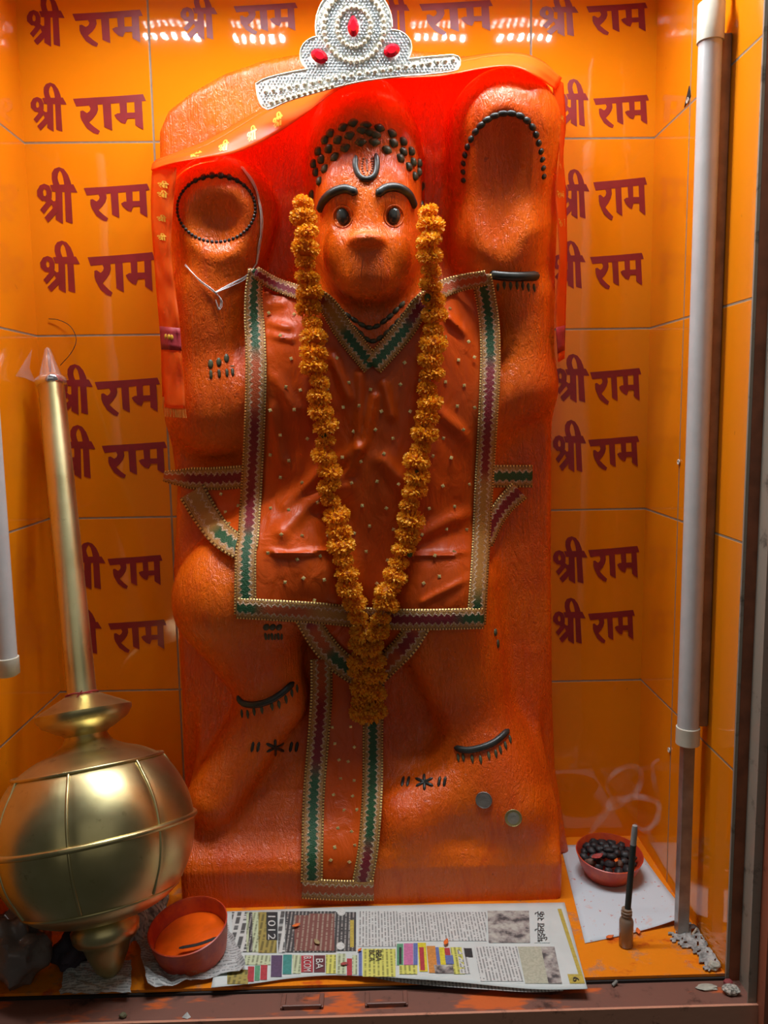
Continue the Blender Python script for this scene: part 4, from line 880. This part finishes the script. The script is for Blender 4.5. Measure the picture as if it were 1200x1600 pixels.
def ptext(s, x0, y0, x1, y1, k, up=False):      # lettering turned a quarter, running down (or up) the page
    V, F = text_shape(s); lo = V.min(0); hi = V.max(0); U = (V - lo) / np.maximum(hi - lo, 1e-9); out = []
    for a, c_, _ in U:
        x = x1 - (x1 - x0) * c_ if not up else x0 + (x1 - x0) * (1 - c_); y = y0 + (y1 - y0) * a if not up else y1 - (y1 - y0) * a
        if not up: x = x0 + (x1 - x0) * c_
        out.append(pg(x, y, 0.0018))
    pb.add(out, F, PK.index(k))
def t1(s, x0, y0, x1, y1, k, up=False): ptext(s, 350 + x0 / 4, 1420 + y0 / 4, 350 + x1 / 4, 1420 + y1 / 4, k, up)
def t2(s, x0, y0, x1, y1, k, up=False): ptext(s, 620 + x0 / 4, 1420 + y0 / 4, 620 + x1 / 4, 1420 + y1 / 4, k, up)
t1('1012', 275, 44, 322, 192, 'w'); t1('B.COM', 498, 298, 545, 390, 'w'); t1('BA', 575, 312, 620, 375, 'w'); t1('BBA', 948, 258, 985, 325, 'k'); t1('BCA', 908, 258, 942, 325, 'k'); t2('9', 1100, 425, 1140, 452, 'k', True)
try: t2('\u092d\u0941\u0907\u0915\u0947\u0930\u093e \u0968\u0915\u0947', 862, 15, 940, 205, 'k', True)
except Exception: pass
for x, y in ((733, 20), (728, 232)):
    P = [pg(350 + (x + 26 * math.cos(a)) / 4, 1420 + (y + 24 * math.sin(a)) / 4, 0.0018) for a in np.linspace(0, 6.28, 20, endpoint=False)]; pb.add(P, [tuple(range(20))], PK.index('w'))
pb.make('print', [PM[k] for k in PK], news, False)

# crumpled newspaper pieces at the left
def crumple(name, quad, nx, ny, amp, label, cat, mat, zf, seed, mat_=None):
    G = np.zeros((nx, ny, 3)); q = np.array(quad, float)
    for i in range(nx):
        for j in range(ny):
            u, v = i / (nx - 1), j / (ny - 1); p = q[0] * (1 - u) * (1 - v) + q[1] * u * (1 - v) + q[2] * u * v + q[3] * (1 - u) * v
            e = 6 * mnoise.noise(Vector((u * 5, v * 5, seed))) ; P = fl(p[0] + e, p[1] + e * 0.6, 0.004); h = abs(mnoise.noise(Vector((u * 4.2, v * 4.2, seed + 3)))) + 0.5 * abs(mnoise.noise(Vector((u * 11, v * 11, seed + 9))))
            G[i, j] = P + np.array([0, 0, amp * h + zf(u, v)])
    o = obj(name, *sheet(G), mat, None, False, tuple(G.reshape(-1, 3).mean(0) * (1, 1, 0))); solid(o, 0.0005, 0); return tag(o, label, cat)
M_NEWSW = printed('crumpled_newsprint', (0.52, 0.52, 0.50), (0.12, 0.12, 0.12), 0.005, 0.4, True)
crumple('newspaper_scrap', [(212, 1462), (352, 1440), (384, 1520), (232, 1552)], 26, 18, 0.010, 'crumpled newspaper scrap under the red bowl of vermilion paste', 'newspaper', M_NEWSW, lambda u, v: 0.002 + 0.010 * max(0, abs(u - 0.5) - 0.4) * 10 * v, 2.0)
crumple('newspaper_scrap', [(100, 1505), (205, 1500), (205, 1552), (95, 1556)], 20, 12, 0.006, 'folded newspaper scrap under the mace foot', 'newspaper', M_NEWSW, lambda u, v: 0.001, 5.0)
crumple('newspaper_scrap', [(198, 1466), (268, 1434), (262, 1446), (203, 1482)], 16, 14, 0.006, 'newspaper scrap standing up between the mace head and statue base', 'newspaper', M_NEWSW, lambda u, v: 0.07 * (1 - v) ** 1.0 + 0.004, 8.0)

# ------------------------------------------------------------------ bowls, incense and small things
t = NT('red_plastic'); n = t.noise(30, 5, 0.7); c = t.mix(t.step(n, 0.45, 0.62), (0.50, 0.045, 0.018), (0.62, 0.075, 0.012)); c = t.mix(t.math('MULTIPLY', t.step(t.noise(60, 4), 0.66, 0.72), 0.6), c, (0.42, 0.25, 0.12)); t.base(c).set(Roughness=0.38); t.bump(n, 0.2, 0.001); M_REDP = t.m
M_PASTE = simple('vermilion_paste', (0.86, 0.11, 0.004), 0.3, var=0.15, bump=0.3, bscale=60)
def bowl(loc, r0, r1, h, tilt, label, th=0.0022):
    prof = [(0, 0.001), (0, r0 * 0.9), (0.002, r0), (h * 0.5, r0 + (r1 - r0) * 0.62), (h - 0.001, r1), (h, r1 + 0.0005), (h + 0.0008, r1 - 0.001), (h - 0.001, r1 - th), (h * 0.5, r0 + (r1 - r0) * 0.62 - th), (0.004, r0 - th), (0.003, 0.001)]
    V, F = lathe(prof, (0, 0, 0), (0, 0, 1), 56); o = obj('bowl', V, F, M_REDP); o.location = loc; o.rotation_euler = tilt; return tag(o, label, 'bowl')
bc = np.array([0.0742, -0.300, 0.010])
bl = bowl(tuple(bc), 0.047, 0.0545, 0.046, (0.16, -0.10, 0), 'red plastic bowl of wet vermilion paste on crumpled newspaper')
V, F = lathe([(0.016, 0.001), (0.020, 0.045), (0.0215, 0.049), (0.0225, 0.047), (0.0222, 0.001)], (0, 0, 0), (0, 0, 1), 48); V = [(v[0], v[1], v[2] + 0.0015 * mnoise.noise(Vector((v[0] * 60, v[1] * 60, 0)))) for v in V]
p_ = obj('vermilion_paste', V, F, M_PASTE); p_.location = bc + np.array([0, 0, 0.001]); p_.rotation_euler = (0.16, -0.10, 0); tag(p_, 'wet orange vermilion paste filling the left red bowl', 'paste', kind='stuff')
pa, pb_ = bc + np.array([-0.012, -0.030, 0.027]), bc + np.array([0.038, -0.018, 0.033])
s_ = obj('stirring_stick', *tube(smoothpath([pa, (pa + pb_) / 2 + np.array([0.002, -0.003, 0.0]), pb_], 12), [0.0015] + [0.0028] * 10 + [0.0015], 8, True, 0.5), M_DARK, None, True, tuple(pa)); tag(s_, 'dark paste covered stick lying in the left red bowl', 'stick')
rc = np.array([0.712, -0.122, 0.0022])
br = bowl(tuple(rc), 0.036, 0.0530, 0.040, (0.10, 0.02, 0), 'red bowl of dark dried pods on the white paper sheet')
M_POD = simple('dark_dried_pods', (0.030, 0.028, 0.030), 0.55, var=0.5, bump=0.5, bscale=200); M_PODB = simple('brown_dried_pods', (0.16, 0.09, 0.06), 0.6, var=0.4, bump=0.5); M_PETAL = simple('red_dry_petal', (0.42, 0.06, 0.05), 0.6); M_OPET = simple('orange_petal', (0.85, 0.17, 0.02), 0.6)
k = 0
for ring, cnt_, zz in ((0.0, 1, 0.040), (0.014, 6, 0.038), (0.027, 11, 0.034), (0.038, 15, 0.031)):
    for i in range(cnt_):
        a = 2 * math.pi * i / cnt_ + ring * 40; x, y = ring * math.cos(a), ring * math.sin(a)
        V, F = ball((0, 0, 0), 1.0, 9, 7); sz = np.array([random.uniform(0.0068, 0.0100), random.uniform(0.0056, 0.0075), random.uniform(0.0052, 0.0068)])
        V = [np.array(v) * sz * (1 + 0.38 * mnoise.noise(Vector(v) * 1.8 + Vector((k, 0, 0)))) for v in V]
        o = obj('dried_pod', V, F, M_PODB if k in (14, 23) else M_POD); o.location = rc + np.array([x, y, zz + random.uniform(-0.002, 0.002) + 0.10 * y]); o.rotation_euler = (random.uniform(-0.5, 0.5), random.uniform(-0.5, 0.5), random.uniform(0, 3.1))
        tag(o, 'brown dried pod among the black ones in the right red bowl' if k in (14, 23) else 'small black dried pod heaped in the right red bowl', 'pod', 'brown pods in the right bowl' if k in (14, 23) else 'black dried pods in the right bowl'); k += 1
def petal(name, px, py, z, sz, mat, label, cat='petal', rot=0.0, group=None, P=None):
    P = fl(px, py, z) if P is None else P; G = np.zeros((7, 5, 3))
    for i in range(7):
        for j in range(5):
            u, v = i / 6, j / 4 - 0.5; w = math.sin(math.pi * min(0.98, u * 0.9 + 0.08)); x, y = (u - 0.5) * 2 * sz, v * sz * 1.1 * w; zz_ = sz * 0.5 * (u - 0.4) ** 2 + sz * 0.8 * v * v
            G[i, j] = P + np.array([x * math.cos(rot) - y * math.sin(rot), x * math.sin(rot) + y * math.cos(rot), zz_ + 0.0006])
    o = obj(name, *sheet(G), mat, None, True, tuple(P)); solid(o, 0.0007, 0); return tag(o, label, cat, group)
petal('dry_petal', 0, 0, 0, 0.011, M_PETAL, 'dark red dry petal lying on the pods in the right bowl', rot=0.4, P=rc + np.array([-0.024, -0.022, 0.042]))
petal('orange_petal', 0, 0, 0, 0.005, M_OPET, 'small orange petal on the pods in the right bowl', rot=1.0, P=rc + np.array([0.004, -0.030, 0.040]))
petal('orange_petal', 697, 1473, 0.0075, 0.006, M_OPET, 'orange petal on the newspaper right of the centre', rot=1.2)
petal('orange_petal', 463, 1447, 0.007, 0.006, M_OPET, 'orange petal on the newspaper beside the 1012 print', rot=0.4)
petal('orange_petal', 562, 1485, 0.008, 0.0035, M_OPET, 'tiny orange petal above the BBA advert on the newspaper', rot=0.9)
petal('orange_petal', 538, 1507, 0.009, 0.005, M_PETAL, 'dark red petal on the newspaper beside the BA print', rot=0.2)
petal('seed_husk', 495, 1473, 0.0065, 0.006, simple('pale_husk', (0.40, 0.30, 0.14), 0.6), 'pale brown seed husk on the newspaper near the dark red panel', 'husk', 2.2)
petal('orange_petal', 953, 1465, 0.0022, 0.006, M_OPET, 'orange petal at the front edge of the white paper', rot=0.3)
petal('orange_petal', 997, 1456, 0.0022, 0.006, M_OPET, 'orange petal on white paper behind the incense bottle', rot=1.4)

# white paper under the right bowl
t = NT('stained_white_paper'); s1 = t.step(t.noise(48, 5, 0.7), 0.60, 0.66); s2 = t.step(t.noise(130, 3, 0.6), 0.64, 0.70); c = t.mix(t.math('MULTIPLY', s1, 0.35), (0.60, 0.66, 0.70), (0.70, 0.34, 0.26)); c = t.mix(t.math('MULTIPLY', s2, 0.7), c, (0.55, 0.08, 0.03)); t.base(c).set(Roughness=0.6); M_WP = t.m
G = np.zeros((24, 16, 3)); q = [fl(876, 1322), fl(990, 1318), fl(1076, 1442), fl(914, 1475)]
for i in range(24):
    for j in range(16):
        u, v = j / 15, i / 23; P = q[0] * (1 - u) * (1 - v) + q[1] * u * (1 - v) + q[2] * u * v + q[3] * (1 - u) * v
        G[i, j] = P + np.array([0, 0, 0.0012 + 0.012 * (u ** 3) * (v ** 3)])
o = obj('white_paper', *sheet(G), M_WP, None, True, tuple(fl(980, 1440))); solid(o, 0.0005, 0); tag(o, 'white paper sheet with red powder specks under the right bowl', 'paper')

# incense
M_GLASS = NT('cloudy_bottle_glass'); M_GLASS.base((0.50, 0.36, 0.25)).set(Roughness=0.12, Transmission_Weight=0.55, IOR=1.45, Alpha=1.0); M_GLASS = M_GLASS.m
ib = fl(981, 1484) + np.array([0, 0.009, 0.0])
bt = thing('glass_bottle', 'small glass bottle holding the incense stick on the orange shelf', 'bottle', tuple(ib))
obj('bottle_body', *lathe([(0.0005, 0.0085), (0.0015, 0.0098), (0.038, 0.0100), (0.042, 0.0086), (0.045, 0.0066), (0.0465, 0.0066), (0.047, 0.0078), (0.0482, 0.0078), (0.0488, 0.0066), (0.0506, 0.0066), (0.0512, 0.0078), (0.0524, 0.0078), (0.053, 0.0066), (0.0562, 0.0070), (0.0568, 0.0058)], ib, n=32), M_GLASS, bt)
obj('sand_fill', *lathe([(0.0016, 0.0085), (0.036, 0.0092), (0.037, 0.0085)], ib, n=24), simple('sand', (0.40, 0.22, 0.11), 0.8), bt)
t0 = ib + np.array([0.0005, 0, 0.040]); t1_ = at(992, 1290, ib[1]); d_ = (t1_ - t0)
inc = thing('incense_stick', 'thick dark green incense stick with ash tip burning in the bottle', 'incense', tuple(t0))
obj('stick', *tube([t0 + d_ * u for u in np.linspace(0, 0.80, 6)], 0.0043, 14), simple('dark_incense', (0.014, 0.030, 0.028), 0.6), inc)
obj('ash_tip', *tube([t0 + d_ * u for u in (0.80, 0.84, 0.9, 0.96, 1.0)], [0.0043, 0.0041, 0.0042, 0.0040, 0.0034], 14), simple('grey_ash', (0.30, 0.29, 0.28), 0.85, bump=0.5), inc)
t = NT('thin_smoke'); lw = t.n('ShaderNodeLayerWeight'); lw.inputs[0].default_value = 0.5; tp = t.n('ShaderNodeBsdfTransparent'); df = t.n('ShaderNodeBsdfDiffuse'); df.inputs[0].default_value = (0.75, 0.72, 0.74, 1); df2 = t.n('ShaderNodeBsdfTranslucent'); df2.inputs[0].default_value = (0.75, 0.72, 0.74, 1); ad = t.n('ShaderNodeMixShader'); t.l(df.outputs[0], ad.inputs[1]); t.l(df2.outputs[0], ad.inputs[2]); mx = t.n('ShaderNodeMixShader')
f = t.math('MULTIPLY', t.math('POWER', t.math('SUBTRACT', 1.0, lw.outputs['Facing']), 2.0), t.math('ADD', 0.02, t.math('MULTIPLY', t.step(t.noise(40, 3), 0.35, 0.7), 0.17)))
t.l(f, mx.inputs[0]); t.l(tp.outputs[0], mx.inputs[1]); t.l(ad.outputs[0], mx.inputs[2]); t.l(mx.outputs[0], t.t.nodes['Material Output'].inputs[0]); M_SMOKE = t.m
b = MB()
for pts, r in (([(992, 1288, -300), (1010, 1300, -290), (1022, 1285, -280), (1030, 1262, -272), (1020, 1250, -262), (990, 1245, -250), (965, 1258, -240), (950, 1262, -236), (958, 1250, -232), (985, 1246, -230), (1000, 1225, -228), (1000, 1205, -226), (985, 1197, -226), (962, 1206, -226), (948, 1225, -224), (955, 1245, -222)], 0.006),
               ([(992, 1288, -300), (1006, 1296, -300), (1026, 1282, -298), (1028, 1250, -296), (1022, 1220, -294), (1020, 1195, -292), (1030, 1186, -290)], 0.005),
               ([(955, 1262, -236), (935, 1285, -230), (922, 1302, -225)], 0.006), ([(1012, 1296, -290), (1020, 1315, -288), (1030, 1325, -286), (1040, 1322, -284)], 0.005)):
    P = smoothpath([at(x, y, d / 1000) for x, y, d in pts], 60); u = np.linspace(0, 1, 60); b.add(*tube(P, r * (0.35 + 0.65 * np.sin(np.pi * np.clip(u * 0.9 + 0.05, 0, 1))), 14))
o = b.make('incense_smoke', M_SMOKE, None, True, tuple(at(992, 1288, -0.3))); tag(o, 'thin curling white smoke rising from the incense stick', 'smoke', kind='stuff')

# coins on the statue foot
def coin(px, py, r_px, label, m1, m2=None):
    P = on(px, py, 0.0008); n = nrm(P); r = r_px * m_at(px, py, P[1]); c_ = thing('coin', label, 'coin', tuple(P))
    ri = r * (0.68 if m2 else 0.9); obj('rim', *lathe([(0, ri), (0, r), (0.0014, r), (0.0017, r * 0.97), (0.0017, r * 0.92), (0.0012, r * 0.90), (0.0012, ri)], P, n, 40), m1, c_)
    obj('face', *lathe([(0.0002, ri), (0.0013, ri), (0.0016, ri * 0.6), (0.0018, ri * 0.5), (0.0014, ri * 0.3), (0.0016, ri * 0.05)], P, n, 40), m2 or m1, c_)
M_NICK = simple('dull_nickel', (0.30, 0.28, 0.26), 0.45, 0.7, bump=0.6, bscale=500); M_BRZ = simple('coin_brass', (0.50, 0.40, 0.18), 0.35, 0.7, bump=0.5, bscale=500); M_SILV = simple('coin_silver', (0.48, 0.45, 0.38), 0.32, 0.7, bump=0.6, bscale=500)
coin(756, 1250, 13, 'plain grey coin stuck on the statue foot, upper of two', M_NICK); coin(802, 1278, 13.5, 'two coloured brass rimmed coin stuck on the statue foot, lower of two', M_BRZ, M_SILV)

# cotton thread on the left lump
M_COT = simple('white_cotton', (0.90, 0.86, 0.84), 0.8); b = MB()
for k in range(7):
    j = lambda s=2.2: random.uniform(-s, s)
    P = smoothpath([(378 + j(), 262 + j()), (396 + j(), 285 + j()), (405 + j(), 315 + j()), (409 + j(), 350 + j()), (405 + j(), 385 + j()), (401 + j(1), 412 + j(1))], 26); b.add(*tube([on(x, y, 0.002 + 0.0004 * k) for x, y in P], 0.0007, 5))
    if k < 5:
        P = smoothpath([(401 + j(1), 412), (385 + j(), 432 + j()), (360 + j(), 446 + j()), (338 + j(), 458 + j())], 16); b.add(*tube([on(x, y, 0.002 + 0.0004 * k) for x, y in P], 0.0007, 5))
    if k < 3:
        P = smoothpath([(290 + j(), 415 + j()), (312 + j(), 438 + j()), (334 + j(), 455 + j()), (346 + j(), 470 + j()), (342 + j(), 484 + j()), (336 + j(), 470 + j())], 20); b.add(*tube([on(x, y, 0.0025 + 0.0004 * k) for x, y in P], 0.0006, 5))
tag(b.make('cotton_thread', M_COT, None, True, tuple(on(401, 412, 0.003))), 'loose white cotton thread looped over the statue left raised hand', 'thread')

# corner litter
def blob(name, c, r, mat, label, cat, seed=0, amp=0.35, fq=1.6, flat_=True, kind=None, nu=16, nv=12):
    V, F = ball((0, 0, 0), 1.0, nu, nv); r = np.array(r); V = [np.array(v) * r * (1 + amp * mnoise.noise(Vector(v) * fq + Vector((seed, 1, 2)))) + np.array([0, 0, r[2] * 0.8]) for v in V]
    V = [(v[0], v[1], max(v[2], 0.0004)) for v in V]; o = obj(name, V, F, mat, None, not flat_); o.location = c; return tag(o, label, cat, kind=kind)
M_ASH = simple('grey_incense_ash', (0.34, 0.33, 0.31), 0.95, var=0.5, nscale=120, bump=0.9, bscale=300)
V = []; F = []; ids = {}
ASH = [(1042, 1462), (1078, 1446), (1098, 1452), (1120, 1490), (1131, 1512), (1100, 1516), (1088, 1495), (1062, 1478)]
for i in range(34):
    for j in range(30):
        x, y = 1035 + i * 3, 1440 + j * 3
        if inpoly(x + 1.5 + 7 * mnoise.noise(Vector((x * 0.09, y * 0.09, 0))), y + 1.5 + 7 * mnoise.noise(Vector((x * 0.09, y * 0.09, 7))), ASH) and mnoise.noise(Vector((x * 0.13, y * 0.2, 3))) > -0.28:
            f = []
            for a, c_ in ((i, j), (i + 1, j), (i + 1, j + 1), (i, j + 1)):
                if (a, c_) not in ids:
                    ids[(a, c_)] = len(V); xx, yy = 1035 + a * 3, 1440 + c_ * 3; P = fl(xx, yy, 0.0008); P[0] = min(P[0], XR - 0.002); P[1] = max(P[1], YF + 0.002)
                    V.append(P + np.array([0, 0, 0.0035 * abs(mnoise.noise(Vector((xx * 0.12, yy * 0.15, 9)))) + 0.004 * max(0, (P[0] - 0.77) / 0.03)]))
                f.append(ids[(a, c_)])
            F.append(f)
o = obj('incense_ash', V, F, M_ASH, None, False, tuple(fl(1095, 1485))); solid(o, 0.0012, -1); tag(o, 'grey incense ash smeared in the right front corner of the shelf', 'ash', kind='stuff')
M_CHIP = simple('pale_plaster', (0.50, 0.47, 0.38), 0.85, var=0.35); M_CHIP2 = simple('mottled_plaster', (0.42, 0.38, 0.32), 0.85, var=0.7, nscale=250)
blob('plaster_chip', tuple(np.array([0.789, -0.352, 0.0])), (0.008, 0.007, 0.006), M_CHIP, 'pale plaster chip at the right front end of the orange shelf', 'plaster chip', 1)
blob('plaster_chip', (0.797, -0.388, -0.008), (0.011, 0.009, 0.006), M_CHIP2, 'mottled plaster lump on the sill in the right corner', 'plaster chip', 4)
o = crumb = blob('plaster_flake', (0.770, -0.378, -0.008), (0.014, 0.006, 0.0022), M_CHIP, 'flat pale flake on the sill beside the plaster lump', 'flake', 6)
blob('red_crumb', (0.800, -0.372, -0.008), (0.006, 0.006, 0.004), simple('red_crumb', (0.30, 0.05, 0.05), 0.8), 'dark red crumb behind the mottled plaster lump', 'crumb', 9)
a_, b_ = fl(1082, 1460, 0.004), fl(1089, 1450, 0.012); tag(obj('matchstick', *tube([a_, b_], 0.0014, 6), simple('pale_wood', (0.60, 0.52, 0.40), 0.7), None, False, tuple(a_)), 'pale stub of a matchstick sticking up from the ash', 'matchstick')
a_, b_ = fl(957, 1540, -0.006), fl(964, 1533, -0.003); tag(obj('cigarette_stub', *tube([a_, (a_ + b_) / 2, b_], 0.0022, 8), simple('grey_stub', (0.26, 0.25, 0.22), 0.8), None, True, tuple(a_)), 'small grey stub on the sill right of the newspaper', 'stub')
blob('dry_pod', tuple(fl(193, 1588, -0.008) * (1, 0, 1) + np.array([0, -0.400, 0])), (0.0045, 0.004, 0.0035), simple('olive_pod', (0.16, 0.14, 0.07), 0.6), 'small olive pod on the sill below the mace', 'pod', 3, flat_=False)
P0 = fl(291, 1590, -0.007); P0[1] = -0.4045
V = [P0 + np.array(v) for v in ((-0.006, 0, 0), (0.006, 0, 0), (0.001, 0.002, 0.006), (0.002, -0.003, 0.0))]
tag(obj('paper_scrap', V, [(0, 1, 2), (0, 3, 2), (1, 2, 3), (0, 1, 3)], PM['w'], None, False, tuple(P0)), 'tiny white paper scrap at the sill front edge under the left bowl', 'paper scrap')
for px in (475, 603):
    P = fl(px, 1546, -0.008); b = MB(); x, y = P[0], -0.392
    b.add(*box(x - 0.026, x + 0.026, y - 0.004, y, -0.008, -0.002)); b.add(*box(x - 0.028, x - 0.022, y - 0.004, y + 0.022, -0.008, -0.004)); b.add(*box(x + 0.022, x + 0.028, y - 0.004, y + 0.022, -0.008, -0.004))
    tag(bevel(b.make('sill_clip', M_SILL, None, False, (x, y, -0.008)), 0.001), 'brown metal clip on the sill ' + ('under the coloured newspaper adverts, left of two' if px < 500 else 'under the newspaper centre, right of two'), 'clip')

# plastic bag at the far left
M_BAG = NT('grey_plastic_bag'); M_BAG.base(M_BAG.mix(M_BAG.noise(20), (0.14, 0.11, 0.10), (0.22, 0.17, 0.15))).set(Roughness=0.3); M_BAG.bump(M_BAG.noise(24, 4), 0.8, 0.006); M_BAG = M_BAG.m
blob('plastic_bag', (-0.160, -0.325, 0.0), (0.043, 0.045, 0.050), M_BAG, 'crumpled grey plastic bag beside the mace at the left edge', 'bag', 2, 0.45, 2.2, False, None, 28, 20)
blob('cloth_bundle', (-0.095, -0.300, 0.0), (0.026, 0.030, 0.022), simple('dark_purple_cloth', (0.05, 0.035, 0.05), 0.8), 'dark cloth bundle between the bag and the mace foot', 'cloth', 5, 0.4, 2.0, False, None, 24, 16)

# small marks on the walls
w = MB(); P = smoothpath([at(94, 571, -0.012), at(112, 550, -0.014), at(119, 530, -0.012), at(110, 510, -0.008), at(92, 500, -0.005), at(76, 498, -0.003)], 30); w.add(*tube(P, 0.0006, 5))
tag(w.make('bent_wire', M_DARK, None, True, tuple(P[0])), 'thin bent dark wire on the back wall behind the mace tip', 'wire')
t = NT('clear_tape'); t.base((0.9, 0.9, 0.9)).set(Roughness=0.08, Alpha=0.16); 
P = [sx(24, 588, XL + 0.002), sx(50, 546, XL + 0.008), sx(46, 575, XL + 0.002), sx(56, 598, XL + 0.002), sx(38, 590, XL + 0.003)]
G = np.array([[P[0], P[1]], [P[4], P[2]], [P[3] * 0.6 + P[4] * 0.4, P[3]]]); o = obj('tape_scrap', *sheet(G), t.m, None, True, tuple(P[0])); solid(o, 0.0004, 0); tag(o, 'clear tape scrap stuck on the left wall beside the mace tip', 'tape')
V = [sx(1077, 134, XR - 0.0008), sx(1079, 150, XR - 0.0008), sx(1069, 168, XR - 0.0008)]; ch = obj('chipped_hole', V, [(0, 1, 2)], M_DARK, wall_right, False); solid(ch, 0.001, 0)
for px, py, lb in ((1075, 157, 'upper'), (1061, 722, 'middle'), (1046, 1172, 'lower')):
    c_ = sx(px, py, XR - 0.001); o = obj('wall_plug', *lathe([(0, 0.0042), (0.0015, 0.0042), (0.0018, 0.003), (0.0004, 0.0018), (0.0004, 0.0001)], c_, (-1, 0, 0), 12), simple('white_plug', (0.6, 0.55, 0.48), 0.6), wall_right)
